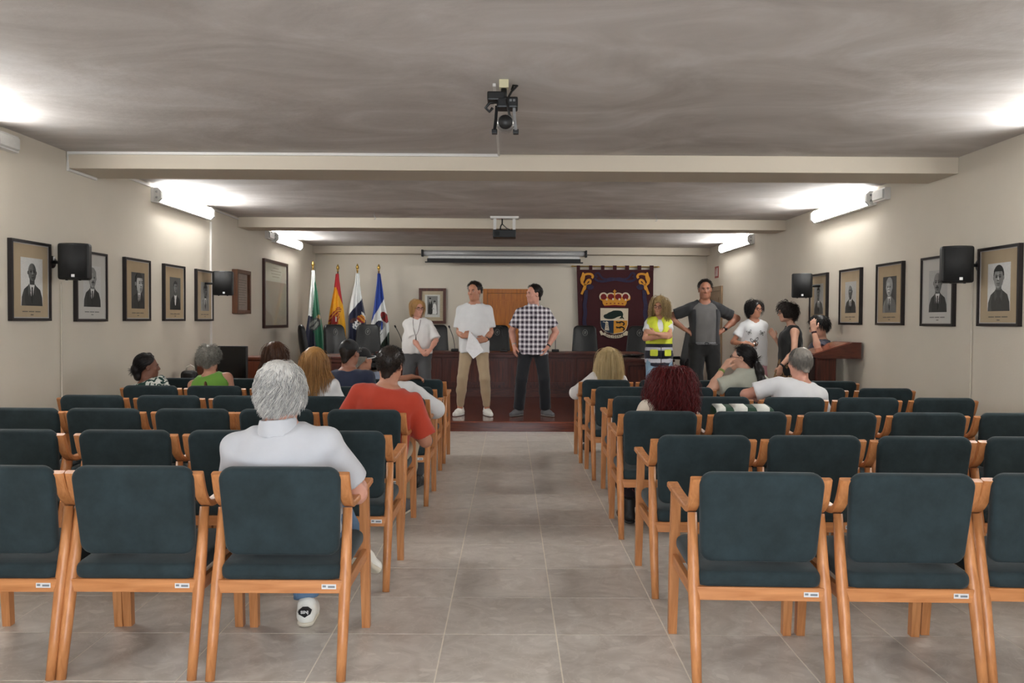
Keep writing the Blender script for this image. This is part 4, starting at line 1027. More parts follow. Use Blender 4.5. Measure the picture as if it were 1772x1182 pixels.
for sd, rows in (('L', LROWS), ('R', RROWS)):
    for ri, (Y, xs) in enumerate(rows):
        seq = sorted(xs, reverse=(sd == 'L'))
        for si, px in enumerate(seq):
            o = ac if firstc else copy_tree(ac); firstc = False
            x = at(px, 700, Y).x
            o.location = (x, Y + .215 + jit.uniform(-.006, .006), 0)
            o.rotation_euler = (0, 0, math.radians(jit.uniform(-1.2, 1.2) + (-1.6 if (sd == 'R' and ri == 0) else 0)))
            tag(o, 'green chair with wooden arms, %s, %s, %s side' % (ROWN[ri], SEATN[si], 'flags' if sd == 'L' else 'lectern'), 'chair', 'green upholstered audience chairs')
            CH[(sd, ri, px)] = o
# tote bag on a seat
p = CH[('R', 2, 1297)].location
r = thing('tote_bag', 'green and white striped bag propped on an empty chair', 'bag', (p.x - .01, p.y - .03, .462), 0)
M_BAGG = plain('bag_green', (26, 62, 44), .7); M_BAGW = plain('bag_white', (216, 216, 208), .7)
sg = cushion('bag_body', rrect(.40, .385, .03), .15, .03, M_BAGG, r, .02, Matrix.Rotation(math.radians(8), 4, 'X'))
for k, (x0, x1) in enumerate(((-.188, -.125), (-.075, .02), (.075, .165))):
    cushion('bag_stripe', [(x0, .02), (x1, .02), (x1, .388), (x0, .388)], .156, .03, M_BAGW, r, .02, Matrix.Rotation(math.radians(8), 4, 'X'))
# ================================================================= PEOPLE: implicit-surface bodies
NP = np.array
def nv(v):
    v = NP(v, float); return v / (np.linalg.norm(v) + 1e-12)
def rotm(yaw=0, pitch=0, roll=0):
    return NP(Matrix.Rotation(math.radians(yaw), 3, 'Z') @ Matrix.Rotation(math.radians(pitch), 3, 'X') @ Matrix.Rotation(math.radians(roll), 3, 'Y'))
class Fld:
    """signed distance samples on a rectilinear grid, finer inside given boxes"""
    def __init__(s, lo, hi, vox, fine=()):
        s.ax = []
        for a in range(3):
            c = [lo[a]]
            while c[-1] < hi[a]:
                st = vox
                for flo, fhi, fv in fine:
                    if flo[a] - vox <= c[-1] <= fhi[a]: st = min(st, fv)
                c.append(c[-1] + st)
            s.ax.append(NP(c))
        s.F = np.full([len(c) for c in s.ax], .25, np.float32)
    def blk(s, lo, hi, m=.07):
        sl = []
        for a in range(3):
            i0 = np.searchsorted(s.ax[a], lo[a] - m); i1 = np.searchsorted(s.ax[a], hi[a] + m)
            sl.append(slice(i0, max(i0, i1)))
        X = s.ax[0][sl[0]].astype(np.float32)[:, None, None]; Y = s.ax[1][sl[1]].astype(np.float32)[None, :, None]; Z = s.ax[2][sl[2]].astype(np.float32)[None, None, :]
        return tuple(sl), X, Y, Z
    def join(s, sl, d, k):
        a = s.F[sl]
        if a.size == 0: return
        if k > 0:
            h = np.maximum(k - np.abs(a - d), 0) / k; s.F[sl] = np.minimum(a, d) - h * h * k * .25
        else: s.F[sl] = np.minimum(a, d)
    def cut(s, sl, d, k=.006):
        a = s.F[sl]
        if a.size == 0: return
        b = -d; h = np.maximum(k - np.abs(a - b), 0) / k; s.F[sl] = np.maximum(a, b) + h * h * k * .25
    def d_cone(s, X, Y, Z, a, b, ra, rb, flat=0):
        a, b = NP(a, float), NP(b, float); ab = b - a; L2 = float(ab @ ab) + 1e-9
        px, py, pz = X - a[0], Y - a[1], Z - a[2]
        t0 = (px * ab[0] + py * ab[1] + pz * ab[2]) / L2; t = np.clip(t0, 0, 1)
        d = np.sqrt((px - t * ab[0]) ** 2 + (py - t * ab[1]) ** 2 + (pz - t * ab[2]) ** 2) - (ra + t * (rb - ra))
        if flat:
            d = np.maximum(d, (t0 - 1) * math.sqrt(L2))
        return d
    def cone(s, a, b, ra, rb, k=.02, sub=False, flat=0):
        lo = np.minimum(a, b) - max(ra, rb); hi = np.maximum(a, b) + max(ra, rb)
        sl, X, Y, Z = s.blk(lo, hi); d = s.d_cone(X, Y, Z, a, b, ra, rb, flat)
        (s.cut if sub else s.join)(sl, d, k)
    def ell(s, c, r, R=None, k=.02, sub=False):
        c, r = NP(c, float), NP(r, float); m = max(r)
        sl, X, Y, Z = s.blk(c - m, c + m); x, y, z = X - c[0], Y - c[1], Z - c[2]
        if R is not None:
            x, y, z = (R[0, 0] * x + R[1, 0] * y + R[2, 0] * z, R[0, 1] * x + R[1, 1] * y + R[2, 1] * z, R[0, 2] * x + R[1, 2] * y + R[2, 2] * z)
        k0 = np.sqrt((x / r[0]) ** 2 + (y / r[1]) ** 2 + (z / r[2]) ** 2); k1 = np.sqrt((x / r[0] ** 2) ** 2 + (y / r[1] ** 2) ** 2 + (z / r[2] ** 2) ** 2) + 1e-6
        d = k0 * (k0 - 1) / k1
        (s.cut if sub else s.join)(sl, d, k)
    def loft(s, P, R, Ls, hs, rx, ry, oy, k=.02, h0=None, h1=None, e=0.0):
        P = NP(P, float); m = max(max(rx), max(ry)) + e
        a, b = P + R[:, 2] * Ls * hs[0], P + R[:, 2] * Ls * hs[-1]
        sl, X, Y, Z = s.blk(np.minimum(a, b) - m, np.maximum(a, b) + m)
        x, y, z = X - P[0], Y - P[1], Z - P[2]
        q = [R[0, i] * x + R[1, i] * y + R[2, i] * z for i in range(3)]
        h = q[2] / Ls
        hh = np.linspace(hs[0], hs[-1], 90); ker = np.hanning(13); ker /= ker.sum()
        sm = lambda v: np.convolve(np.pad(np.interp(hh, hs, v), 6, mode='edge'), ker, 'valid')
        RX = np.interp(h, hh, sm(rx)) + e; RY = np.interp(h, hh, sm(ry)) + e; OY = np.interp(h, hh, sm(oy))
        rho = ((np.abs(q[0]) / RX) ** 2.3 + (np.abs(q[1] - OY) / RY) ** 2.3) ** (1 / 2.3)
        d = (rho - 1) * np.minimum(RX, RY)
        d = np.maximum(d, ((hs[0] if h0 is None else h0) - h) * Ls); d = np.maximum(d, (h - (hs[-1] if h1 is None else h1)) * Ls)
        s.join(sl, d.astype(np.float32), k)
    def folds(s, amp, seed, wl=.09, stretch=(1, 1, .38)):
        r = np.random.RandomState(seed); X, Y, Z = s.ax[0][:, None, None], s.ax[1][None, :, None], s.ax[2][None, None, :]
        n = np.zeros_like(s.F); w = .02 * np.sin(X * 21 + Z * 17 + seed) + .02 * np.sin(Y * 19 - Z * 23)
        for i in range(5):
            d = r.randn(3) * NP(stretch); d /= np.linalg.norm(d); f = 2 * math.pi / (wl * r.uniform(.6, 1.5))
            n += np.sin((X * d[0] + Y * d[1] + Z * d[2] + w) * f + r.uniform(0, 6)).astype(np.float32)
        s.F += (amp * (n / 2.2 - .7)).astype(np.float32)
    def above(s, P, n, keep_side=1):
        """keep the half-space (p-P).n > 0"""
        n = nv(n); X, Y, Z = s.ax[0][:, None, None], s.ax[1][None, :, None], s.ax[2][None, None, :]
        s.F = np.maximum(s.F, -((X - P[0]) * n[0] + (Y - P[1]) * n[1] + (Z - P[2]) * n[2])).astype(np.float32)
    def mesh(s):
        F = s.F; F[0] = F[-1] = .2; F[:, 0] = F[:, -1] = .2; F[:, :, 0] = F[:, :, -1] = .2
        I = F < 0; nx, ny, nz = F.shape
        c = np.zeros((nx - 1, ny - 1, nz - 1), np.int8)
        for a in (0, 1):
            for b in (0, 1):
                for d in (0, 1): c += I[a:nx - 1 + a, b:ny - 1 + b, d:nz - 1 + d]
        act = (c > 0) & (c < 8); ii, jj, kk = np.nonzero(act); n = len(ii)
        acc = np.zeros((n, 3)); cnt = np.zeros(n)
        co = [(a, b, d) for a in (0, 1) for b in (0, 1) for d in (0, 1)]
        for p in co:
            for q in co:
                df = (q[0] - p[0], q[1] - p[1], q[2] - p[2])
                if sum(df) != 1 or min(df) < 0: continue
                fa = F[ii + p[0], jj + p[1], kk + p[2]]; fb = F[ii + q[0], jj + q[1], kk + q[2]]
                m = (fa < 0) != (fb < 0); t = np.where(m, fa / np.where(m, fa - fb, 1), 0)
                for ax, (iv, arr) in enumerate(zip((ii, jj, kk), s.ax)):
                    a0 = arr[iv + p[ax]]; a1 = arr[iv + q[ax]]; acc[:, ax] += np.where(m, a0 + (a1 - a0) * t, 0)
                cnt += m
        V = acc / cnt[:, None]; vid = np.full(act.shape, -1, np.int64); vid[act] = np.arange(n)
        Q = []
        for ax in range(3):
            sa = [slice(None)] * 3; sb = [slice(None)] * 3; sa[ax] = slice(0, -1); sb[ax] = slice(1, None)
            A, B = I[tuple(sa)], I[tuple(sb)]; d = A != B
            o1, o2 = [(1, 2), (2, 0), (0, 1)][ax]
            e = NP(np.nonzero(d)).T
            ok = (e[:, o1] > 0) & (e[:, o2] > 0) & (e[:, o1] < F.shape[o1] - 1) & (e[:, o2] < F.shape[o2] - 1); e = e[ok]
            ins = A[tuple(e.T)]
            def cell(u, v):
                g = e.copy(); g[:, o1] += u; g[:, o2] += v; return vid[tuple(g.T)]
            q = np.stack([cell(-1, -1), cell(0, -1), cell(0, 0), cell(-1, 0)], 1)
            q[~ins] = q[~ins][:, ::-1]; Q.append(q)
        Q = np.concatenate(Q); Q = Q[(Q >= 0).all(1)]
        return V, Q
def np_obj(name, V, Q, mat, parent, extra=None):
    me = bpy.data.meshes.new(name); nq = len(Q); w = Q.shape[1]
    me.vertices.add(len(V)); me.vertices.foreach_set('co', np.ascontiguousarray(V, dtype=np.float32).ravel())
    me.loops.add(nq * w); me.loops.foreach_set('vertex_index', np.ascontiguousarray(Q, dtype=np.int32).ravel())
    me.polygons.add(nq); me.polygons.foreach_set('loop_start', np.arange(0, nq * w, w, dtype=np.int32))
    me.polygons.foreach_set('use_smooth', np.ones(nq, dtype=bool))
    me.update(calc_edges=True)
    for m in (mat if isinstance(mat, (list, tuple)) else [mat]): me.materials.append(m)
    o = bpy.data.objects.new(name, me); COL.objects.link(o); o.parent = parent
    return o
def fld_obj(name, f, mat, parent):
    V, Q = f.mesh(); return np_obj(name, V, Q, mat, parent)
def ik(S, T, l1, l2, hint):
    S, T = NP(S, float), NP(T, float); d = T - S; L = np.linalg.norm(d)
    if L > (l1 + l2) * .995: T = S + d / L * (l1 + l2) * .995; d = T - S; L = np.linalg.norm(d)
    a = (l1 * l1 - l2 * l2 + L * L) / (2 * L); h = math.sqrt(max(1e-6, l1 * l1 - a * a)); u = d / L
    hint = NP(hint, float); hn = nv(hint - u * (hint @ u)); return S + u * a + hn * h, T

def hair_mat(name, a, b, rough=.42):
    if name in MATS: return MATS[name]
    m, t, bs = nt(name); L = t.links
    g = t.nodes.new('ShaderNodeNewGeometry'); r = ramp(t, [(0.0, a), (1.0, b)])
    tc = t.nodes.new('ShaderNodeTexCoord'); mp = t.nodes.new('ShaderNodeMapping'); mp.inputs['Scale'].default_value = (70, 70, 6); L.new(tc.outputs['Object'], mp.inputs[0])
    nz = t.nodes.new('ShaderNodeTexNoise'); nz.inputs['Scale'].default_value = 1.5; nz.inputs['Detail'].default_value = 3; L.new(mp.outputs[0], nz.inputs['Vector'])
    mx = t.nodes.new('ShaderNodeMath'); mx.operation = 'MULTIPLY_ADD'; mx.inputs[1].default_value = .6; L.new(g.outputs['Random Per Island'], mx.inputs[0])
    m2 = t.nodes.new('ShaderNodeMath'); m2.operation = 'MULTIPLY'; m2.inputs[1].default_value = .55; L.new(nz.outputs[0], m2.inputs[0]); L.new(m2.outputs[0], mx.inputs[2])
    L.new(mx.outputs[0], r.inputs[0]); L.new(r.outputs[0], bs.inputs['Base Color'])
    bs.inputs['Roughness'].default_value = rough; bs.inputs['Specular IOR Level'].default_value = .35
    MATS[name] = m
    return m
SK = {k: plain('skin_' + k, c, .5, noise=.06, scale=24, bump=.06, bscale=220) for k, c in dict(fair=(206, 158, 134), tan=(178, 124, 98), warm=(190, 138, 112), deep=(126, 82, 64), pink=(204, 148, 128), brown=(150, 100, 78)).items()}
M_EYE = plain('eye_white', (176, 166, 158), .35); M_IRIS = plain('iris_brown', (46, 30, 22), .15); M_LIP = plain('lip', (158, 92, 84), .45)

def add_head(f, C, R, s, fem=False, big=1.0):
    """skull, face, nose, ears in the head frame (x right, y forward, z up)"""
    s = s * big
    T = lambda x, y, z: C + R @ (NP((x, y, z)) * s)
    E = lambda c, r, k=.02, sub=False: f.ell(T(*c), NP(r) * s, R, k * s, sub)
    E((0, -.012, .03), (.076, .097, .088)); E((0, .028, -.04), (.057, .066, .078), .035)
    E((0, .066, -.098), (.024 if fem else .03, .02, .017), .03)
    for sx in (-1, 1): E((sx * .044, .012, -.07), (.018, .03, .028), .03)      # jaw
    for sx in (-1, 1): E((sx * .04, .066, -.022), (.019, .017, .02), .025)      # cheek
    f.cone(T(-.032, .082, .022), T(.032, .082, .022), .011 * s, .011 * s, .018 * s)
    for sx in (-1, 1): E((sx * .031, .099, .003), (.017, .014, .011), .012, True)
    f.cone(T(0, .089, .012), T(0, .107, -.026), .008 * s, .0125 * s, .012 * s); f.cone(T(-.012, .094, -.032), T(.012, .094, -.032), .008 * s, .008 * s, .01 * s)
    f.cone(T(-.017, .085, -.058), T(.017, .085, -.058), .007 * s, .007 * s, .01 * s); f.cone(T(-.014, .084, -.071), T(.014, .084, -.071), .008 * s, .008 * s, .01 * s)
    for sx in (-1, 1): E((sx * .078, -.008, -.008), (.009, .02, .031), .008); E((sx * .084, -.004, -.006), (.005, .012, .018), .004, True)
def face_parts(root, C, R, s, brow=(40, 30, 24), lip=None, gl=None, big=1.0):
    s = s * big
    Mx = Matrix.Translation(Vector(C)) @ Matrix([list(r) + [0] for r in R] + [[0, 0, 0, 1]]) @ Matrix.Scale(s, 4)
    mb = plain('brow_%d_%d' % (brow[0], brow[1]), brow, .7)
    for sx in (-1, 1):
        bm = bmesh.new(); bmesh.ops.create_uvsphere(bm, u_segments=12, v_segments=8, radius=.0112, matrix=Mx @ Matrix.Translation((sx * .031, .0758, .003))); e = bm_obj('eye', bm, M_EYE, root, True)
        bm = bmesh.new(); bmesh.ops.create_uvsphere(bm, u_segments=10, v_segments=6, radius=.0068, matrix=Mx @ Matrix.Translation((sx * .031, .0818, .003))); bm_obj('iris', bm, M_IRIS, e, True)
        vs, fs = tube_geo([(sx * .014, .0945, .018), (sx * .03, .0945, .024), (sx * .048, .083, .019)], [.003, .0042, .002], 6); obj_from('eyebrow', [Mx @ v for v in vs], fs, mb, root, True)
    vs, fs = tube_geo([(-.024, .084, -.063), (-.01, .0925, -.061), (.01, .0925, -.061), (.024, .084, -.063)], [.002, .0046, .0046, .002], 6); obj_from('lips', [Mx @ v for v in vs], fs, lip or M_LIP, root, True)
    if gl:
        bm = bmesh.new(); V = []; Fc = []
        def addt(pts, r):
            v, q = tube_geo(pts, r, 6); b = len(V); V.extend(Mx @ x for x in v); Fc.extend(tuple(b + i for i in u) for u in q)
        for sx in (-1, 1):
            addt([(sx * .033 + .024 * math.cos(a), .104 - .004 * abs(math.cos(a)), .001 + .017 * math.sin(a)) for a in np.linspace(0, 2 * math.pi, 17)], .0026)
            addt([(sx * .057, .100, .004), (sx * .073, .06, .004), (sx * .083, .0, .002), (sx * .08, -.02, -.012)], .0022)
        addt([(-.009, .106, .005), (.009, .106, .005)], .0022)
        obj_from('glasses', V, Fc, gl, root, True)
def add_hand(f, W, d, n, s, side, curl=.4, spread=.0, thumb=.5, k=.007):
    """palm with four jointed fingers of different lengths and a thumb; d along the hand, n out of the palm"""
    d = nv(d); n = nv(NP(n) - d * (NP(n) @ d)); lat = np.cross(d, n) * side   # towards the thumb
    off = (.030, .0105, -.0095, -.028); ln = (.070, .078, .072, .056)
    for i in range(4):
        K = W + (d * (.092 - .006 * abs(i - 1)) + lat * off[i]) * s
        f.cone(W + (lat * off[i] * .55 + d * .012) * s, K, .0155 * s, .0125 * s, .016 * s)
        p = K; dd = nv(d + lat * (off[i] * spread * 6)); nn = n
        for j, fr in enumerate((.45, .31, .24)):
            a = math.radians((28, 62, 50)[j] * curl * 1.25); dd, nn = dd * math.cos(a) + nn * math.sin(a), nn * math.cos(a) - dd * math.sin(a)
            q = p + dd * ln[i] * fr * s; f.cone(p, q, (.0098 - .0008 * j) * s, (.0092 - .001 * j) * s, k * s); p = q
    t1 = nv(d * .62 + lat * .70 + n * .28); t2 = nv(d * .86 + lat * (.25 - .3 * thumb) + n * (.25 + .35 * thumb))
    p1 = W + (d * .022 + lat * .026 + t1 * .040) * s; f.cone(W + d * .015 * s, p1, .016 * s, .0125 * s, .014 * s); p2 = p1 + t2 * .032 * s; f.cone(p1, p2, .0115 * s, .0105 * s, k * s); f.cone(p2, p2 + nv(t2 + n * .2) * .024 * s, .0105 * s, .0085 * s, k * s)

MALE = dict(hs=[-.26, -.16, -.05, .08, .25, .45, .65, .80, .90, 1.0], rx=[.10, .150, .166, .163, .150, .156, .170, .160, .108, .058], ry=[.08, .110, .118, .116, .110, .117, .120, .102, .074, .056], oy=[0, -.005, -.008, 0, .008, .006, .0, -.004, -.006, 0])
FEM = dict(hs=[-.26, -.16, -.05, .08, .25, .45, .65, .80, .90, 1.0], rx=[.10, .160, .176, .160, .134, .138, .148, .138, .094, .050], ry=[.08, .115, .122, .112, .100, .108, .112, .094, .066, .050], oy=[0, -.01, -.012, 0, .006, .006, .004, 0, -.004, 0])

def person(label, loc, yaw, s=1.0, fem=False, P=None, N=None, H=None, hrot=(0, 0, 0), tyaw=0, bw=1.0, belly=0.0, arms=None, legs=None, skin='warm',
           shirt=None, trousers=None, shoes=None, extra=None, vox=.013, face=True, brow=(40, 30, 24), gl=None, bust=None, hv=.0075, big=1.0, fv=None, seed=1, lip=None, neck_r=None, group=None):
    """P, N, H: pelvis, neck base and head centre in the person's own frame (x right, y forward, z up from the feet).
    arms: {side: dict(w=wrist, hint=, d=, n=, curl=)}, legs: {side: dict(a=ankle, hint=, toe=deg)}"""
    root = thing('person', label, 'person', loc, math.radians(yaw), group)
    sec = FEM if fem else MALE
    P = NP(P if P is not None else (0, 0, .95 * s), float); N = NP(N if N is not None else P + NP((0, -.01, .55 * s)), float)
    H = NP(H if H is not None else N + NP((0, .035, .138)) * s, float)
    Ls = np.linalg.norm(N - P); z = (N - P) / Ls
    x = NP(Matrix.Rotation(math.radians(tyaw), 3, 'Z')) @ NP((1., 0, 0)); x = nv(x - z * (x @ z)); y = np.cross(z, x); R = np.stack([x, y, z], 1)
    HR = rotm(*hrot)
    hs, rx, ry, oy = NP(sec['hs']), NP(sec['rx']) * s * bw, NP(sec['ry']) * s * bw, NP(sec['oy']) * s
    bl = belly * np.exp(-((hs - .2) / .25) ** 2); ry = ry + bl * .6; oy = oy + bl * .5; rx = rx + bl * .35
    shw = (.150 if fem else .170) * s * (1 + (bw - 1) * .6)
    nr = neck_r or (.048 if fem else .058) * s
    J = dict(P=P, N=N, H=H, R=R, HR=HR, Ls=Ls, s=s)
    pts = [P, N, H + NP((0, 0, .15)), H - NP((0, 0, .1))]
    arms = arms or {}; legs = legs or {}
    A = {}; G = {}
    for sd in (1, -1):
        S = P + R @ NP((sd * shw, -.010 * s, .800 * Ls)); a = arms.get(sd, {})
        W = a.get('w', S + NP((sd * .06, .06, -.5)) * s); S = S + NP((0, 0, a.get('shrug', 0)))
        E, W = ik(S, W, .29 * s, .255 * s, a.get('hint', (sd * .5, -1, -.2)))
        d = a.get('d', W - E); n = a.get('n', NP((-sd, 0, 0)))
        A[sd] = (S, E, W, nv(d), NP(n, float), a); pts += [S, E, W, W + nv(d) * .2 * s]
        hip = P + R @ NP((sd * .088 * s * bw, 0, -.03 * s)); g = legs.get(sd, {})
        an = NP(g.get('a', (sd * .12, .0, .085 * s)), float); kn, an = ik(hip, an, .435 * s, .425 * s, g.get('hint', (sd * .15, 1, 0)))
        toe = rotm(g.get('toe', -sd * 12)) @ NP((0, 1., 0)); G[sd] = (hip, kn, an, toe); pts += [kn, an, an + toe * .2 * s]
    J['A'] = A; J['G'] = G
    pts = NP(pts); lo, hi = pts.min(0) - .16, pts.max(0) + .14; lo[2] = max(lo[2], -.03)
    # ---- body: one continuous skin
    fv = fv or (.0066 if face else .010)
    fine = [(H - .13 * s, H + .14 * s, fv)]
    for sd in (1, -1):
        S, E, W, d, n, a = A[sd]
        fine.append((np.minimum(W, W + d * .19 * s) - .03, np.maximum(W, W + d * .19 * s) + .03, .011 if a.get('hidden') else hv))
    f = Fld(lo, hi, vox, fine)
    f.loft(P, R, Ls, hs, rx, ry, oy, 0, h0=-.19)
    f.cone(N - z * .05 * s, H + HR @ NP((0, -.022, -.045)) * s, nr * 1.12, nr * .98, .03)
    for sd in (1, -1):
        S, E, W, d, n, a = A[sd]
        f.cone(N - z * .055 * s + x * sd * .03 * s, S, .036 * s * bw, .048 * s * bw, .04)
        aw = a.get('thick', 1.0) * (.86 if fem else 1.0) * (1 + (bw - 1) * .7)
        f.cone(S, E, .051 * s * aw, .040 * s * aw, .03); f.cone(E + (W - E) * .0, E + (W - E) * .35, .040 * s * aw, .042 * s * aw, .02); f.cone(E + (W - E) * .35, W, .042 * s * aw, .027 * s * aw, .02)
        add_hand(f, W, d, n, s * (.92 if fem else 1.0), sd, a.get('curl', .4), a.get('spread', 0), a.get('thumb', .5))
        hip, kn, an, toe = G[sd]
        f.cone(hip, kn, .082 * s * bw, .055 * s, .03); f.cone(kn, kn + (an - kn) * .35, .053 * s, .055 * s, .02); f.cone(kn + (an - kn) * .35, an, .055 * s, .036 * s, .02)
        f.cone(an - toe * .03 * s - NP((0, 0, .035)) * s, an + toe * .13 * s - NP((0, 0, .05)) * s, .034 * s, .027 * s, .02)
    if bust:
        for sd in (1, -1): f.ell(P + R @ NP((sd * .068 * s, .085 * s, .62 * Ls)), NP((.062, .05, .062)) * s * bust, R, .03)
    add_head(f, H, HR, s, fem, big)
    body = fld_obj('body', f, SK[skin] if isinstance(skin, str) else skin, root)
    if face: face_parts(root, H, HR, s, brow, lip, gl, big)
    # ---- shirt
    if shirt:
        e = shirt.get('e', .014); fs = Fld(lo, hi, shirt.get('vox', .0125))
        r2x, r2y = rx.copy(), ry.copy(); loose = shirt.get('loose', .0)
        for i in range(len(hs)):
            if hs[i] < .62: r2x[i] = max(r2x[i], rx.max() * (1 - .10 * (1 - loose))) if loose else r2x[i]; r2y[i] = max(r2y[i], ry.max() * (.92 + .1 * loose)) if loose else r2y[i]
        hh = hs.copy(); hh[0] = min(hh[0], shirt.get('hem', -.1) - .08)
        if loose: r2x[0] = r2x[1]; r2y[0] = r2y[1]
        fs.loft(P, R, Ls, hh, r2x, r2y, oy, 0, h0=shirt.get('hem', -.1), h1=shirt.get('top', .955), e=e)
        for sd in (1, -1):
            S, E, W, d, n, a = A[sd]; aw = (.9 if fem else 1.0) * (1 + (bw - 1) * .7)
            fs.cone(N - z * .06 * s + x * sd * .035 * s, S, .036 * s * bw + e * .5, .046 * s * bw + e * .6, .05)
            sl = shirt.get('sleeve', .62); se = shirt.get('flare', .016)
            if sl > 0:
                T_ = S + (E - S) * min(sl, 1.0); fs.cone(S, T_, .050 * s * aw + e * .6, .046 * s * aw + e * .6 + se * .62, .016, flat=1 if sl < 1 else 0)
                if sl > 1: T2 = E + (W - E) * (sl - 1); fs.cone(E, T2, .044 * s * aw + e * .6 + se * .6, .038 * s * aw + e + se * .6, .02, flat=1)
        if bust:
            for sd in (1, -1): fs.ell(P + R @ NP((sd * .068 * s, .085 * s, .62 * Ls)), NP((.066, .055, .075)) * s * bust + e * .7, R, .05)
        if shirt.get('folds', .004): fs.folds(shirt.get('folds', .0028) * 1.3, seed, shirt.get('wl', .13))
        nk = shirt.get('neck', .016)
        fs.cone(N - z * (.016 + shirt.get('scoop', .0)) + R @ NP((0, .012, 0)), H, nr * 1.1 + nk, nr * 1.1 + nk + .03, .008, sub=True)
        if sl <= 0:
            for sd in (1, -1): fs.cone(P + R @ NP((sd * (shw + .055 * s), 0, .86 * Ls)), P + R @ NP((sd * (shw + .075 * s), 0, .60 * Ls)), .085 * s, .06 * s, .01, sub=True)
        if shirt.get('cut'): shirt['cut'](fs, J)
        sh = fld_obj(shirt.get('name', 'shirt'), fs, shirt['mat'], root); J['shirt'] = sh
        if shirt.get('collar'):
            fc = Fld(N - .16 * s, N + .16 * s, .006); cz = nv(z + R @ NP((0, .25, 0)))
            fc.cone(N - cz * .045 * s, N + cz * .024 * s, nr + .036, nr + .016, 0, flat=1); fc.cone(N - cz * .06 * s, N + cz * .06 * s, nr + .008, nr + .006, .004, sub=True)
            fc.above(N - cz * .046 * s, cz); fld_obj('collar', fc, shirt['collar'], sh)
    # ---- trousers / skirt
    if trousers:
        e = trousers.get('e', .012); ft = Fld(lo, hi, trousers.get('vox', .017))
        ft.loft(P, R, Ls, hs, rx, ry, oy, 0, h0=-.26, h1=trousers.get('waist', .12), e=e * .8)
        for sd in (1, -1):
            hip, kn, an, toe = G[sd]; w = trousers.get('w', 1.0); L = trousers.get('len', .94)
            ft.cone(hip, kn, .084 * s * bw + e, (.058 * s + e) * w, .03)
            if trousers.get('skirt'): continue
            T_ = kn + (an - kn) * L; md = kn + (an - kn) * .4
            ft.cone(kn, md, (.057 * s + e) * w, (.056 * s + e) * w, .025); ft.cone(md, T_, (.056 * s + e) * w, (trousers.get('cuff', .052) * s + e * .6) * w, .02, flat=1)
        if trousers.get('skirt'):
            a_, b_ = P, (G[1][1] + G[-1][1]) / 2 - NP((0, 0, .1)) * s; ft.cone(a_, b_, .15 * s, .2 * s, .05, flat=1)
        ft.folds(trousers.get('folds', .0025), seed + 50, .12, (1, 1, .4))
        tr = fld_obj('skirt' if trousers.get('skirt') else 'trousers', ft, trousers['mat'], root); J['trousers'] = tr
        if trousers.get('belt'):
            h = trousers.get('waist', .12); fb = Fld(P - .3, P + NP((.3, .3, .3)), .008)
            fb.loft(P, R, Ls, hs, rx, ry, oy, 0, h0=h - .075, h1=h - .005, e=e * .8 + .006); bt = fld_obj('belt', fb, trousers['belt'], root)
            bc = P + R @ NP((0, np.interp(h, hs, ry) + np.interp(h, hs, oy) + e + .004, (h - .04) * Ls))
            vs, fq_ = tube_geo([tuple(bc + R @ NP((.024 * math.cos(a), 0, .018 * math.sin(a)))) for a in np.linspace(0, 2 * math.pi, 13)], .004, 6); obj_from('belt_buckle', vs, fq_, M_DARKMETAL, bt, True)
    # ---- shoes
    if shoes:
        for sd in (1, -1):
            hip, kn, an, toe = G[sd]; gr = an - NP((0, 0, .085 * s)) if not legs.get(sd, {}).get('lift') else an - NP((0, 0, .085 * s))
            up = legs.get(sd, {}).get('up', NP((0, 0, 1.))); toe2 = legs.get(sd, {}).get('toedir', toe); gr = an - NP(up) * .085 * s; sdv = np.cross(toe2, up)
            q = lambda fw, u: gr + toe2 * fw * s + NP(up) * u * s
            B = Fld(np.minimum(q(-.1, 0), q(.22, .1)) - .08, np.maximum(q(-.1, 0), q(.22, .1)) + .08, shoes.get('vox', .0085))
            B.cone(q(-.045, .045), q(.06, .045), .040 * s, .043 * s, 0); B.cone(q(.06, .038), q(.155, .030), .044 * s, .034 * s, .03); B.cone(q(-.03, .05), q(-.015, shoes.get('h', .085)), .040 * s, .044 * s, .02)
            B.cone(q(.02, .06), q(.09, .05), .036 * s, .034 * s, .02)
            B.above(q(0, .014), up); sh_ = fld_obj('shoe', B, shoes['mat'], root)
            B2 = Fld(np.minimum(q(-.1, 0), q(.22, .02)) - .08, np.maximum(q(-.1, 0), q(.22, .02)) + .08, shoes.get('vox', .0085))
            B2.cone(q(-.045, .03), q(.06, .03), .044 * s, .046 * s, 0); B2.cone(q(.06, .03), q(.158, .03), .046 * s, .036 * s, .02); B2.above(q(0, .002), up); B2.above(q(0, .022), -NP(up)); fld_obj('sole', B2, shoes.get('sole', shoes['mat']), sh_)
            if shoes.get('laces'):
                for k in range(4):
                    c = q(.055 + .022 * k, .088 - .009 * k); vs, fq_ = tube_geo([tuple(c - sdv * .024 * s - NP(up) * .008), tuple(c + NP(up) * .006), tuple(c + sdv * .024 * s - NP(up) * .008)], .0032, 5); obj_from('lace', vs, fq_, shoes['laces'], sh_, True)
            J['shoe%d' % sd] = (sh_, q, sdv, NP(up), toe2)
    J['root'] = root
    return J

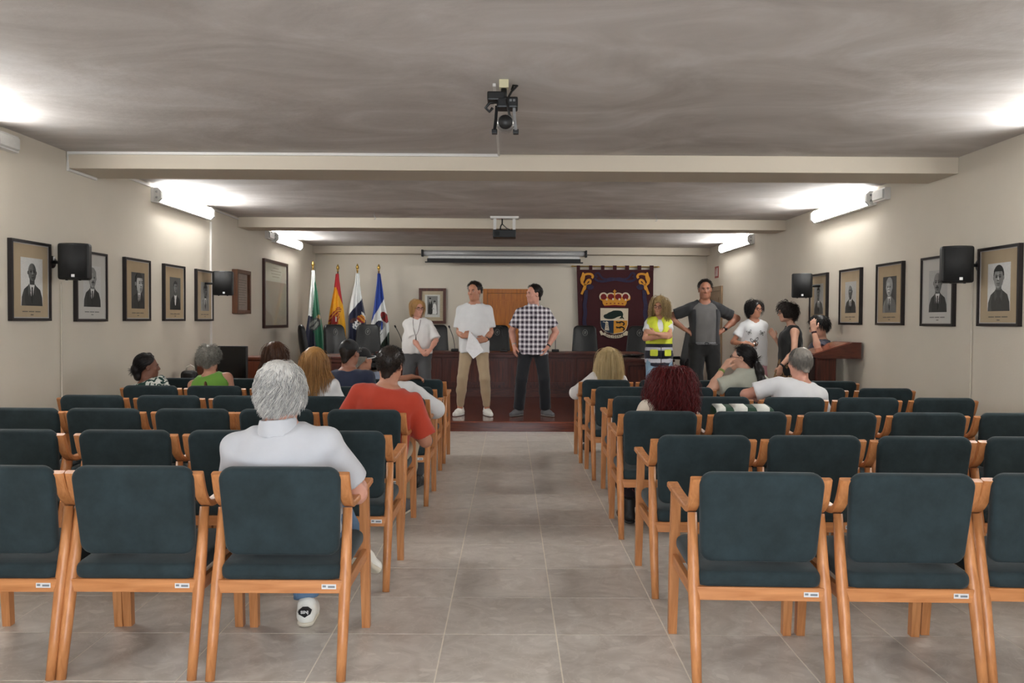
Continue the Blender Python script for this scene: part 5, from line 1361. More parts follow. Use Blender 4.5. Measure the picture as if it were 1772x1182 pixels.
# ---------------------------------------------------------------- hair
def strands(J, n, L, rad, dirs_ok, pole=(0, -.45, .9), grav=.25, stiff=1.0, curl=0., cfreq=2.5, lift=.0, steps=9, seed=0, off=.006, bodyc=True, tie=None, frizz=.0, big=1.0, prune=True, clump=0):
    """hair locks grown over the scalp in the head frame, combed from the pole and pulled down"""
    r = np.random.RandomState(seed); s = J['s'] * big; HR = J['HR']; C0 = NP((0, -.012, .03)) * s; RR = NP((.078, .099, .090)) * s
    U = []
    while len(U) < n:
        v = r.randn(n * 2, 3); v /= np.linalg.norm(v, axis=1)[:, None]; U += [u for u in v if dirs_ok(u)]
    U = NP(U[:n]); p = C0 + U * RR; pole = nv(pole)
    nrm = U / RR; nrm /= np.linalg.norm(nrm, axis=1)[:, None]
    d = U - pole; d -= nrm * (d * nrm).sum(1)[:, None]; d /= np.linalg.norm(d, axis=1)[:, None] + 1e-6
    D0 = d.copy(); d = d + nrm * lift; d += r.randn(n, 3) * frizz
    g = HR.T @ NP((0, 0, -1.)); LL = L * r.uniform(.8, 1.15, n) * s; st = (LL / steps)[:, None]
    coll = [(C0, RR + off * s * (1 + r.rand(n, 1) * 1.6))]
    if bodyc:
        coll.append((NP((0, .02, -.05)) * s, NP((.062, .06, .08)) * s + .004 + 0 * st)); coll.append((HR.T @ (J['N'] - J['H'] + NP((0, 0, .03))), NP((.066, .066, .11)) * s + .01 * r.rand(n, 1)))
        RB = HR.T @ J['R']; coll.append((HR.T @ (J['P'] + J['R'] @ NP((0, 0, .66 * J['Ls'])) - J['H']), None))
    path = [p.copy()]
    for k in range(steps):
        d = d * stiff + g * grav * (1.0 if tie is None else .2)
        if tie is not None and k < steps * .45: t_ = NP(tie) * s - p; d = d * .5 + t_ / (np.linalg.norm(t_, axis=1)[:, None] + .02) * .9
        d /= np.linalg.norm(d, axis=1)[:, None]; p = p + d * st
        for ci_, (c, rr) in enumerate(coll):
            if ci_ == 0 and steps > 5: rr = RR + (rr - RR) * min(1., (k + 1) / 3.5)
            if rr is None:
                q = (p - c) @ RB; r3 = NP((.19, .13, .30)) * s; kk = np.sqrt(((q / r3) ** 2).sum(1)); m = kk < 1; q[m] = q[m] / kk[m][:, None]; p = np.where(m[:, None], c + q @ RB.T, p)
            else:
                q = p - c; kk = np.sqrt(((q / rr) ** 2).sum(1)); m = kk < 1; p = np.where(m[:, None], c + q / np.maximum(kk, .2)[:, None], p)
        path.append(p.copy())
    path = NP(path)                                            # steps+1, n, 3
    if curl:
        t = np.linspace(0, 1, steps + 1)[:, None, None]; ph = r.uniform(0, 6.28, (1, n, 1)); a1 = r.randn(1, n, 3); a1 /= np.linalg.norm(a1, axis=2)[:, :, None]; a2 = np.cross(a1, r.randn(1, n, 3)); a2 /= np.linalg.norm(a2, axis=2)[:, :, None]
        if clump:   # neighbouring hairs wave together as locks
            ph = (clump * (np.sin(U @ NP((9., 4, 3))) + np.sin(U @ NP((-5., 8, 6)) + 1) + .7 * np.sin(U @ NP((17., -11, 9)))) + r.normal(0, .35, n))[None, :, None]
            lat = np.cross(D0, nrm); lat /= np.linalg.norm(lat, axis=1)[:, None] + 1e-6; a1 = lat[None]; a2 = nrm[None] * .6
        path = path + curl * s * t * (a1 * np.sin(cfreq * 6.28 * t + ph) + a2 * np.cos(cfreq * 6.28 * t + ph))
    if prune:
        loc_ = path / s; bad = ((np.abs(loc_[:, :, 0]) < .066) & (loc_[:, :, 1] > .035) & (loc_[:, :, 2] < .062)).any(0); path = path[:, ~bad]; n = path.shape[1]
    T = np.gradient(path, axis=0); T /= np.linalg.norm(T, axis=2)[:, :, None] + 1e-9
    ref = r.randn(1, n, 3); u = np.cross(T, ref); u /= np.linalg.norm(u, axis=2)[:, :, None] + 1e-9; w = np.cross(T, u)
    rr = rad * s * r.uniform(.7, 1.3, n)[None, :, None] * (NP([.9] + [1.0] * (steps - 2) + [.75, .2])[:, None, None])
    ring = [path + rr * (u * math.cos(a) + w * math.sin(a)) for a in (0, 2.094, 4.189)]
    V = np.stack(ring, 2).reshape(-1, 3)                       # (steps+1)*n*3
    idx = lambda k, i, c: (k * n + i) * 3 + c
    i = np.arange(n); Q = []
    for k in range(steps):
        for c in range(3): c2 = (c + 1) % 3; Q.append(np.stack([idx(k, i, c), idx(k, i, c2), idx(k + 1, i, c2), idx(k + 1, i, c)], 1))
    return V, np.concatenate(Q)
def hair_obj(J, mat, base=None, locks=(), name='hair', vox=.0085, bounds=None):
    """base(f, T, E, s): fills a field in the head frame; locks: list of strands() results"""
    s = J['s']; V = np.zeros((0, 3)); Q = np.zeros((0, 4), int)
    if base:
        lo, hi = bounds or ((-.2, -.22, -.25), (.2, .18, .17)); f = Fld(NP(lo) * s, NP(hi) * s, vox)
        base(f, s); V, Q = f.mesh()
    for v, q in locks: Q = np.concatenate([Q, q + len(V)]) if len(V) else q; V = np.concatenate([V, v]) if len(V) else v
    V = V @ J['HR'].T + J['H']
    o = np_obj(name, V, Q, mat, J['root']); return o
def b_short(infl=.009, line=.012, slope=.95, lowback=.0):
    def g(f, s):
        f.ell(NP((0, -.026, .038)) * s, NP((.076 + infl, .085 + infl, .088 + infl)) * s, None, 0); f.folds(.0012, 4, .02, (1, 1, 1))
        f.cone(NP((0, -.07, -.02)) * s, NP((0, -.075, -.075 - lowback)) * s, .04 * s, .036 * s, .03 * s)
        f.above(NP((0, 0, line)) * s, (0, -slope, 1))
        for sx in (-1, 1): f.ell(NP((sx * .088, .0, -.02)) * s, NP((.02, .032, .045)) * s, None, .008, sub=True)
    return g
def b_bob(infl=.022, low=-.10, wide=.0, back=0.0, face=(.064, .085, .100), facez=-.022):
    def g(f, s):
        f.ell(NP((0, -.012, .032)) * s, NP((.076 + infl, .097 + infl * .8, .088 + infl * .8)) * s, None, 0)
        f.ell(NP((0, -.025, -.02)) * s, NP((.088 + infl * .6 + wide, .088 + infl * .5 + back, abs(low) + .03)) * s, None, .03 * s)
        f.folds(.002, 3, .035, (1, 1, .15))
        f.ell(NP((0, .105, facez)) * s, NP(face) * s, None, .012, sub=True)
        f.cone(NP((0, .02, -.09)) * s, NP((0, .0, -.25)) * s, .058 * s, .07 * s, .012, sub=True)
        f.above(NP((0, 0, low)) * s, (0, 0, 1))
    return g
SCALP = lambda u: u[2] > -.05 + .75 * u[1] * (1 if u[1] > 0 else .9)
M_DENIM = plain('denim', (92, 118, 146), .85, noise=.12, scale=40, bump=.2, bscale=300)
# ================================================================= THE PEOPLE
def Lc(loc, yaw):
    Rz = rotm(-yaw); l = NP(loc, float)
    return lambda px, py, Y: Rz @ (NP(at(px, py, Y)) - l)
def cl(name, rgb, **k): return plain('cloth_' + name, rgb, k.pop('rough', .88), noise=k.pop('noise', .03), scale=k.pop('scale', 14), sheen=.15, bump=.12, bscale=260, **k)
C_WHITE = cl('white', (216, 217, 218)); C_BEIGE = cl('beige', (166, 146, 118)); C_NAVYJ = cl('dark_jeans', (21, 23, 29)); C_GREYT = cl('grey_trousers', (74, 75, 78)); C_BLACKT = cl('black', (15, 15, 16)); C_CREAM = cl('cream', (220, 206, 188))
S_WHITE = plain('sneaker_white', (224, 222, 214), .6); S_GREY = plain('shoe_grey', (92, 92, 94), .7); S_DARK = plain('shoe_dark', (30, 28, 28), .55); S_SOLE = plain('sole_cream', (206, 198, 180), .7)
GLB = plain('glasses_black', (22, 18, 20), .3); GLR = plain('glasses_burgundy', (74, 22, 28), .3)
H_DARK = hair_mat('hair_dark', (14, 11, 10), (44, 34, 28)); H_BLACK = hair_mat('hair_black', (8, 7, 8), (30, 24, 24)); H_GINGER = hair_mat('hair_ginger_blond', (140, 98, 54), (206, 164, 106))
H_BLOND = hair_mat('hair_blond', (168, 138, 88), (228, 206, 158)); H_CURLB = hair_mat('hair_curly_blond', (80, 62, 38), (182, 154, 106)); H_BROWN = hair_mat('hair_brown', (44, 24, 14), (96, 60, 38)); H_CARAM = hair_mat('hair_caramel', (104, 68, 34), (190, 142, 84))
H_RED = hair_mat('hair_wine_red', (38, 5, 8), (112, 22, 24)); H_GREY = hair_mat('hair_grey', (70, 68, 64), (168, 164, 154)); H_WHITE = hair_mat('hair_white_grey', (84, 80, 86), (240, 237, 230)); H_SALT = hair_mat('hair_salt', (72, 68, 64), (150, 144, 136))
# shirt prints
def plaid_mat():
    m, t, b = nt('plaid_cotton'); L = t.links
    tc = t.nodes.new('ShaderNodeTexCoord'); sp = t.nodes.new('ShaderNodeSeparateXYZ'); L.new(tc.outputs['Object'], sp.inputs[0])
    def wave(sock, per, ph=0.0):
        a = t.nodes.new('ShaderNodeMath'); a.operation = 'MULTIPLY_ADD'; a.inputs[1].default_value = 1 / per; a.inputs[2].default_value = ph; L.new(sock, a.inputs[0])
        f = t.nodes.new('ShaderNodeMath'); f.operation = 'FRACT'; L.new(a.outputs[0], f.inputs[0]); return f.outputs[0]
    rx = ramp(t, [(0, (250, 248, 250)), (.20, (250, 248, 250)), (.24, (150, 140, 152)), (.45, (92, 76, 92)), (.5, (40, 36, 46)), (.72, (40, 36, 46)), (.76, (150, 140, 152)), (.95, (222, 218, 222))]); L.new(wave(sp.outputs[0], .058), rx.inputs[0])
    rz = ramp(t, [(0, (250, 248, 250)), (.24, (250, 248, 250)), (.28, (160, 148, 160)), (.48, (96, 80, 98)), (.52, (44, 38, 48)), (.76, (52, 46, 56)), (.80, (160, 150, 160)), (.96, (222, 218, 222))]); L.new(wave(sp.outputs[2], .064), rz.inputs[0])
    for r in (rx, rz): r.color_ramp.interpolation = 'LINEAR'
    mx = t.nodes.new('ShaderNodeMix'); mx.data_type = 'RGBA'; mx.blend_type = 'MIX'; mx.inputs[0].default_value = .5; L.new(rx.outputs[0], mx.inputs[6]); L.new(rz.outputs[0], mx.inputs[7])
    gm = t.nodes.new('ShaderNodeGamma'); gm.inputs[1].default_value = 1.2; L.new(mx.outputs[2], gm.inputs[0])
    L.new(gm.outputs[0], b.inputs['Base Color']); b.inputs['Roughness'].default_value = .9; return m
def spot_mat(name, base, spot, sc, lo=.42, hi=.5, third=None):
    m, t, b = nt(name); L = t.links; tc = t.nodes.new('ShaderNodeTexCoord'); n = t.nodes.new('ShaderNodeTexNoise'); n.inputs['Scale'].default_value = sc; n.inputs['Detail'].default_value = 2; n.inputs['Distortion'].default_value = 1.2; L.new(tc.outputs['Object'], n.inputs['Vector'])
    r = ramp(t, [(lo, spot), (hi, base)] + ([(hi + .12, third)] if third else [])); r.color_ramp.interpolation = 'CONSTANT' if third else 'LINEAR'; L.new(n.outputs[0], r.inputs[0]); L.new(r.outputs[0], b.inputs['Base Color']); b.inputs['Roughness'].default_value = .9; return m
C_PLAID = plaid_mat(); C_FLORAL = spot_mat('floral_cotton', (214, 216, 208), (24, 60, 54), 26, .0, .5, (232, 232, 224)); C_LEO = spot_mat('leopard_print', (150, 118, 82), (30, 22, 18), 34, .40, .5)
def watch(J, sd, mat=M_BLACK, name='wristwatch', f=.93, faceit=True):
    S, E, W, d, n, a = J['A'][sd]; u = nv(W - E); c = E + (W - E) * f; s = J['s']
    vs, fs = tube_geo([tuple(c - u * .011), tuple(c + u * .011)], .031 * s, 14); o = obj_from(name, vs, fs, mat, J['root'], True)
    if faceit:
        ot = nv(np.cross(u, (0, 0, 1.)) * 1.0); ot = ot if ot[1] > 0 else -ot
        vs, fs = tube_geo([tuple(c + ot * .028 * s), tuple(c + ot * .040 * s)], .018, 12); obj_from('watch_case', vs, fs, M_DARKMETAL, o, True)

# ---- 1 speaker in white T-shirt holding a sheet of paper
loc = (at(820, 720, 11.23).x, 11.23, ZS); q = Lc(loc, 180)
J = person('man in white T-shirt and beige trousers speaking with sheet of paper', loc, 180, 1.015, hrot=(-26, -3, 0), skin='tan', bw=1.02, seed=1, brow=(26, 20, 18),
    arms={1: dict(w=q(800, 582, 11.03), d=(-1, .25, .15), n=(0, -1, -.2), curl=.75, hint=(.25, -1, -.2)), -1: dict(w=q(841, 588, 11.02), d=(1, .2, -.1), n=(0, -1, -.2), curl=.7, hint=(-.3, -1, -.2))},
    legs={1: dict(a=(.185, .0, .086), toe=-22), -1: dict(a=(-.175, .0, .086), toe=20)},
    shirt=dict(mat=C_WHITE, e=.026, loose=.9, hem=-.21, sleeve=.80, flare=.03, folds=.003), trousers=dict(mat=C_BEIGE, cuff=.040, len=.90, w=1.0, waist=-.05, e=.008), shoes=dict(mat=S_WHITE, sole=S_WHITE, laces=plain('lace_white', (236, 234, 228), .7)))
hair_obj(J, H_DARK, b_short(.010, -.012, .75), [strands(J, 1248, .020, .0010, lambda u: u[2] > .04 + .85 * u[1], pole=(0, -.6, .8), lift=.15, grav=.02, steps=4, seed=1, off=.011, prune=False, frizz=.2)])
watch(J, -1); watch(J, 1, plain('bracelet_tan', (150, 110, 80), .5), 'bracelet', .92, False)
pp = [at(812, 572, 10.93), at(806, 605, 10.93), at(819, 621, 10.93), at(837, 607, 10.93), at(826, 588, 10.93)]
c = sum(pp, Vector()) / 5; vs = [p - c for p in pp]; n_ = len(vs)
for i, v in enumerate(vs): v.y += .015 * math.sin(i * 2.1)
vs2 = vs + [v + Vector((0, .0012, 0)) for v in vs]
o = obj_from('paper_sheet', vs2, [tuple(range(n_)), tuple(range(2 * n_ - 1, n_ - 1, -1))] + [(i, n_ + i, n_ + (i + 1) % n_, (i + 1) % n_) for i in range(n_)], plain('sheet_white', (226, 226, 228), .7), None); o.location = c
tag(o, 'white sheet of paper held by the man in white T-shirt', 'paper')

# ---- 2 man in plaid shirt
loc = (at(922, 722, 11.2).x, 11.2, ZS); q = Lc(loc, 180)
J = person('man in plaid short sleeved shirt and dark jeans, hand in pocket', loc, 180, .995, hrot=(-58, 0, 0), skin='pink', bw=1.06, belly=.03, seed=2, brow=(60, 44, 34),
    arms={1: dict(w=q(890, 598, 11.15), d=(-.05, .12, -1), n=(-.9, -.3, 0), curl=.35, hint=(.4, -.8, 0)), -1: dict(w=q(948, 600, 11.12), d=(.45, .15, -.8), n=(1, 0, 0), curl=.3, hint=(-.9, -.6, 0))},
    legs={1: dict(a=(.19, .0, .085), toe=-38), -1: dict(a=(-.17, .0, .085), toe=34)},
    shirt=dict(mat=C_PLAID, e=.018, loose=.9, hem=-.22, sleeve=.72, flare=.026, folds=.003, neck=.0, collar=C_PLAID), trousers=dict(mat=C_NAVYJ, cuff=.062, len=.98, w=1.05), shoes=dict(mat=S_GREY, sole=plain('sole_grey', (120, 116, 110), .7), laces=S_DARK))
hair_obj(J, H_DARK, b_short(.009, -.004, .8), [strands(J, 1170, .022, .0010, lambda u: u[2] > .1 + .9 * u[1], pole=(0, .6, .8), lift=.12, grav=.1, steps=4, seed=2, off=.010, prune=False, frizz=.2)])
watch(J, -1, M_BLACK, 'wristband', .95, False); watch(J, 1, plain('bracelet_pale', (186, 170, 160), .5), 'bracelet', .95, False)
# shirt placket, pockets and cuffs
sh = J['shirt']; Rm = J['R']; P0 = J['P']; Ls = J['Ls']
for sx in (-1, 1):
    w_ = .052; c0 = P0 + Rm @ NP((sx * .085, .150, .60 * Ls)); cushion('chest_pocket', rrect(.105, .10, .012), .01, .004, C_PLAID, sh, .002, Matrix.Translation(Vector(c0)) @ Matrix.Rotation(math.radians(-sx * 18), 4, 'Z'))

# ---- 3 woman with crossed hands
Hh = (at(722, 519, 11.3).z - ZS) / 1.765
loc = (at(722, 720, 11.3).x, 11.3, ZS); q = Lc(loc, 180)
J = person('woman in white blouse and grey trousers with hands crossed before her', loc, 180, Hh, True, hrot=(34, -6, 0), skin='pink', bw=1.16, bust=1.12, belly=.02, seed=3, gl=GLB, brow=(120, 84, 50), big=1.06,
    arms={1: dict(w=q(728, 606, 11.06), d=(-.7, .3, -.7), n=(-.3, -1, 0), curl=.45, hint=(.7, -.8, 0)), -1: dict(w=q(745, 605, 11.05), d=(.65, .3, -.75), n=(.3, -1, 0), curl=.45, hint=(-.7, -.8, 0))},
    shirt=dict(name='blouse', mat=cl('blouse', (224, 222, 220)), e=.022, loose=.8, hem=-.02, sleeve=.92, flare=.034, folds=.003), trousers=dict(mat=C_GREYT, cuff=.06, w=1.15), shoes=dict(mat=S_DARK))
hair_obj(J, H_GINGER, b_bob(.017, -.10), [strands(J, 936, .17, .0013, lambda u: u[2] > -.1 + .9 * u[1], grav=.5, steps=8, seed=3, off=.018, bodyc=False, pole=(0, .3, .9))])
ch = []; N_ = J['N']; Rm = J['R']
pts = [tuple(N_ + Rm @ NP((x, y, z_))) for x, y, z_ in ((.05, .04, -.0), (.048, .11, -.07), (.03, .165, -.18), (.0, .19, -.245), (-.03, .165, -.18), (-.048, .11, -.07), (-.05, .04, 0))]
nk = tube('necklace', curve3(pts, 4), .003, plain('cord_brown', (70, 50, 44), .6), J['root'], 6); tube('pendant', [tuple(N_ + Rm @ NP((0, .192, -.245))), tuple(N_ + Rm @ NP((0, .192, -.31)))], [.004, .009], plain('pendant_grey', (90, 84, 80), .4), nk)

# ---- 4 woman in yellow safety vest
Hh = (at(1140, 515, 11.0).z - ZS) / 1.77
loc = (at(1139, 720, 11.0).x, 11.0, ZS); q = Lc(loc, 180)
J = person('woman in yellow and navy safety vest with folded arms and curly blond hair', loc, 180, Hh, True, hrot=(-26, -3, -6), skin='warm', bw=1.04, bust=1.08, seed=4, gl=GLR, brow=(110, 84, 50), big=1.05,
    arms={1: dict(w=q(1146, 583, 10.76), d=(-1, .02, .05), n=(0, -1, 0), curl=.25, hint=(.9, .1, -.6)), -1: dict(w=q(1133, 577, 10.72), d=(1, -.1, .25), n=(0, -1, .1), curl=.3, hint=(-.9, .1, -.6))},
    shirt=dict(name='tshirt', mat=C_WHITE, e=.010, loose=.2, hem=-.1, sleeve=.50, flare=.012, folds=.002), trousers=dict(mat=plain('light_denim', (128, 156, 178), .85, noise=.12, scale=16), cuff=.05), shoes=dict(mat=S_WHITE))
hair_obj(J, H_CURLB, b_bob(.034, -.15, .012, .01, (.056, .08, .09)), [strands(J, 1170, .25, .0016, lambda u: u[2] > -.1 + .95 * u[1], grav=.4, steps=12, seed=4, off=.03, curl=.014, cfreq=3.4, lift=.5, frizz=.3)])
M_HIV = plain('hi_vis_yellow', (208, 216, 62), .7, noise=.03, emit=0.0); M_VNAVY = cl('vest_navy', (30, 32, 46)); M_REFL = plain('reflective_tape', (190, 190, 200), .4, metal=.2, noise=.04)
def vest_piece(name, J, h0, h1, e, mat, vee=True, parent=None, front=None):
    P, N, R, Ls, s = J['P'], J['N'], J['R'], J['Ls'], J['s']; sec = FEM; hs = NP(sec['hs']).copy(); rx = NP(sec['rx']) * s * 1.06; ry = NP(sec['ry']) * s * 1.1; oy = NP(sec['oy']) * s
    rx[hs < .55] = np.maximum(rx[hs < .55], .158 * s * 1.06); ry[hs < .55] = np.maximum(ry[hs < .55], .125 * s); hs[0] = -.42; rx[0] = rx[1]; ry[0] = ry[1]
    f = Fld(P - .34, N + NP((.34, .34, .12)), .008); f.loft(P, R, Ls, hs, rx, ry, oy, 0, h0=h0, h1=min(h1, .97), e=e)
    if h1 > .8:
        for sd in (1, -1): f.cone(N - R[:, 2] * .035 * s + R[:, 0] * sd * .04 * s, J['A'][sd][0] - R[:, 0] * sd * .02, .06 * s + e * .5, .062 * s + e, .03)
    for sd in (1, -1): f.ell(P + R @ NP((sd * .068 * s, .085 * s, .62 * Ls)), NP((.068, .056, .08)) * s + e * .8, R, .05)
    f.above(P + R[:, 2] * h0 * Ls, R[:, 2]); f.above(P + R[:, 2] * h1 * Ls, -R[:, 2])
    f.folds(.0015, 9, .1)
    if vee: f.cone(N + R @ NP((0, .10, .06)), P + R @ NP((0, .17, .50 * Ls)), .085 * s, .02 * s, .005, sub=True)
    f.cone(N - R[:, 2] * .02, J['H'], .075 * s, .1 * s, .005, sub=True)
    if front: front(f, P, R, Ls, s)
    if h1 > .6:
        for sd in (1, -1): f.cone(P + R @ NP((sd * .235 * s, 0, .90 * Ls)), P + R @ NP((sd * .215 * s, 0, .52 * Ls)), .068 * s, .055 * s, .01, sub=True)
    return fld_obj(name, f, mat, parent or J['root'])
vest = vest_piece('safety_vest', J, .26, .99, .022, M_HIV)
vest_piece('vest_skirt', J, -.33, .26, .022, M_VNAVY, False, vest)
vest_piece('reflective_stripe', J, .08, .17, .025, M_REFL, False, vest); vest_piece('reflective_stripe', J, -.24, -.13, .025, M_REFL, False, vest)
for sd in (1, -1):
    P, R, Ls, s = J['P'], J['R'], J['Ls'], J['s']; c0 = P + R @ NP((sd * .10 * s, .170 * s, -.06 * Ls)); cushion('pocket_flap', rrect(.115 * s, .085, .015), .012, .005, M_HIV, vest, .002, Matrix.Translation(Vector(c0)) @ Matrix.Rotation(math.radians(-sd * 26), 4, 'Z'))
c0 = [P + R @ NP((0, .176 * s + .012, h * Ls)) for h in (-.32, -.1, .2)]; tube('zip', [tuple(x) for x in c0], .005, M_BLACK, vest, 6)

# ---- 5 man with hands on hips
Hh = (at(1218, 484, 11.0).z - ZS) / 1.765
loc = (at(1217, 720, 11.0).x, 11.0, ZS); q = Lc(loc, 180)
C_G1 = cl('mid_grey', (90, 88, 87)); C_G2 = cl('charcoal', (38, 39, 42))
def sides(f, J):
    pass
J = person('man in grey sports T-shirt with hands on his hips', loc, 180, Hh, hrot=(-10, -2, 0), skin='brown', bw=1.06, seed=5, brow=(30, 22, 18),
    arms={1: dict(w=q(1184, 569, 11.0), d=(-.75, .45, -.45), n=(-.4, -.2, -.9), curl=.35, hint=(1, -.35, .15), thumb=.1), -1: dict(w=q(1252, 571, 11.0), d=(.8, .45, -.35), n=(.4, -.2, -.9), curl=.5, hint=(-1, -.35, .15), thumb=.1)},
    shirt=dict(name='sports_shirt', mat=C_G1, e=.012, loose=.12, hem=.0, sleeve=.06, flare=.0, folds=.0018), trousers=dict(mat=C_BLACKT, w=1.15, e=.016, belt=plain('belt_grey', (96, 96, 98), .6), waist=.05), shoes=dict(mat=S_DARK))
# charcoal raglan sleeves and side panels
f = Fld(J['P'] - .6, J['N'] + NP((.6, .5, .3)), .009); s = J['s']; R = J['R']; P = J['P']; N = J['N']; Ls = J['Ls']
for sd in (1, -1):
    S, E, W, d, n, a = J['A'][sd]; f.cone(N - R[:, 2] * .03 * s + R[:, 0] * sd * .05 * s, S, .056 * s, .072 * s, .02); f.cone(S, S + (E - S) * .70, .076 * s, .070 * s, .03, flat=1)
f.folds(.0022, 5, .09); f.cone(N - R[:, 2] * .01, J['H'], .082 * s, .11 * s, .006, sub=True); fld_obj('sleeves', f, C_G2, J['shirt'])
for sd in (1, -1):
    f = Fld(P - .35, N + .3, .009); f.loft(P, R, Ls, MALE['hs'], NP(MALE['rx']) * s * 1.06, NP(MALE['ry']) * s * 1.06, NP(MALE['oy']) * s, 0, h0=.0, h1=.8, e=.0245); f.above(P + R @ NP((sd * .128 * s, 0, 0)), R[:, 0] * sd); fld_obj('side_panel', f, C_G2, J['shirt'])
hair_obj(J, H_DARK, b_short(.009, -.002, .8), [strands(J, 1170, .018, .0010, lambda u: u[2] > .1 + .9 * u[1], pole=(0, -.5, .8), lift=.15, grav=.05, steps=4, seed=5, off=.009, prune=False, frizz=.2)])
watch(J, -1, M_BLACK)

# ---- 6 woman in butterfly T-shirt
Hh = (at(1306, 520, 10.9).z - ZS) / 1.765
loc = (at(1303, 720, 10.9).x, 10.9, ZS); q = Lc(loc, 180)
J = person('woman in white T-shirt with black butterfly print and pink trousers', loc, 180, Hh, True, hrot=(28, -4, 0), skin='tan', bw=1.0, bust=1.0, seed=6, gl=GLR, brow=(20, 14, 14), big=1.06,
    arms={1: dict(w=q(1283, 594, 10.68), d=(-.9, .2, -.4), n=(-.2, -1, 0), curl=.45, hint=(.4, -1, -.2)), -1: dict(w=q(1303, 597, 10.66), d=(.95, .15, -.2), n=(.2, -1, 0), curl=.4, hint=(-.4, -1, -.2))},
    shirt=dict(name='tshirt', mat=C_WHITE, e=.016, loose=.6, hem=-.26, sleeve=.62, flare=.022, scoop=.02), trousers=dict(mat=cl('pink', (206, 158, 168)), cuff=.05, e=.006, waist=-.12), shoes=dict(mat=S_WHITE))
hair_obj(J, H_BLACK, b_bob(.022, -.09), [strands(J, 780, .15, .0014, lambda u: u[2] > -.1 + .9 * u[1], grav=.5, steps=8, seed=6, off=.024, bodyc=False, pole=(0, .2, .95))])
watch(J, -1, plain('watch_silver', (200, 200, 200), .3, metal=.7))
def butterfly(cx, h, sz, rot):
    P, R, Ls, s = J['P'], J['R'], J['Ls'], J['s']; ry = (.165 - abs(cx) * .3) * s
    M = Matrix.Translation(Vector(P + R @ NP((cx, ry + .022, h * Ls)))) @ Matrix.Rotation(math.radians(-cx * 190), 4, 'Z') @ Matrix.Rotation(math.radians(rot), 4, 'Y') @ Matrix.Scale(sz, 4)
    po = []
    for sx in (-1, 1):
        for pts in ([(0, .1), (.55, .8), (.95, .85), (.9, .3), (.5, .0)], [(0, -.05), (.5, -.05), (.75, -.45), (.45, -.8), (.1, -.35)]):
            w = [(sx * x, z) for x, z in pts]; cxm = sum(p[0] for p in w) / len(w); czm = sum(p[1] for p in w) / len(w)
            po.append((w, M_BLK)); po.append(([(cxm + (x - cxm) * .62, czm + (z - czm) * .62) for x, z in w], C_WHITE))
    po.append(([(-.05, -.5), (.05, -.5), (.05, .5), (-.05, .5)], M_BLK)); layered('butterfly_print', po, None, J['shirt'], y0=-.02, step=.012, M=M @ Matrix.Rotation(math.pi, 4, 'Z'))
butterfly(.10, .62, .034, 20); butterfly(-.06, .60, .036, -15); butterfly(.035, .38, .055, 12); butterfly(.06, .16, .045, -20)

# ---- 7 woman in black sleeveless top, side on
Hh = (at(1358, 522, 10.36).z) / 1.775
loc = (at(1366, 720, 10.36).x, 10.36, 0); q = Lc(loc, 82)
J = person('woman in black sleeveless top and leopard skirt seen side on', loc, 82, Hh, True, hrot=(6, -4, 0), skin='fair', bw=1.06, bust=1.02, seed=7, gl=GLB, brow=(30, 20, 16), H=q(1361, 541, 10.36), N=q(1371, 562, 10.38),
    arms={1: dict(w=q(1341, 585, 10.58), d=(.0, .5, .85), n=(-1, .2, 0), curl=.2, hint=(.6, -.2, -1), spread=.3), -1: dict(w=q(1351, 634, 10.10), d=(0.1, .15, -1), n=(1, 0, 0), curl=.4, hint=(-.3, -1, 0), thick=1.05)},
    shirt=dict(name='top', mat=C_BLACKT, e=.018, loose=.7, hem=-.3, sleeve=0, neck=.01), trousers=dict(mat=C_LEO, skirt=True), shoes=dict(mat=S_DARK))
hair_obj(J, H_DARK, b_bob(.026, -.075, .0, .0, (.06, .085, .09), -.03), [strands(J, 858, .10, .0018, lambda u: u[2] > -.15 + .9 * u[1], grav=.35, steps=9, seed=7, off=.024, curl=.012, cfreq=2.2, lift=.4, bodyc=False)])
watch(J, -1, M_BLACK)

# ---- 8 person leaning on the lectern
loc = (at(1424, 700, 9.74).x - .14, 9.74, 0); q = Lc(loc, 70)
J = person('person in navy T-shirt leaning on the lectern, hand on head', loc, 70, .94, True, hrot=(12, -14, 0), skin='fair', bw=1.12, seed=8, gl=GLB, brow=(24, 18, 18), P=(0, -.06, .86), H=q(1417, 566, 9.66), N=q(1424, 586, 9.70), big=1.04,
    arms={-1: dict(w=q(1408, 572, 9.40), d=(.1, .1, 1), n=(.9, -.2, .2), curl=.3, hint=(-.4, -.2, -1), spread=.4), 1: dict(w=(.20, .02, .72), hidden=1)},
    shirt=dict(mat=cl('navy_tee', (34, 36, 54)), e=.018, loose=.7, hem=-.2, sleeve=.66, flare=.02), trousers=dict(mat=C_BLACKT), shoes=dict(mat=S_DARK))
hair_obj(J, H_BLACK, b_short(.02, -.005, .7), [strands(J, 858, .07, .0016, lambda u: u[2] > -.1 + .8 * u[1], grav=.2, steps=6, seed=8, off=.018, lift=.3, bodyc=False)])
watch(J, -1, plain('bracelet_plum', (58, 24, 34), .6), 'bracelet', .9, False)

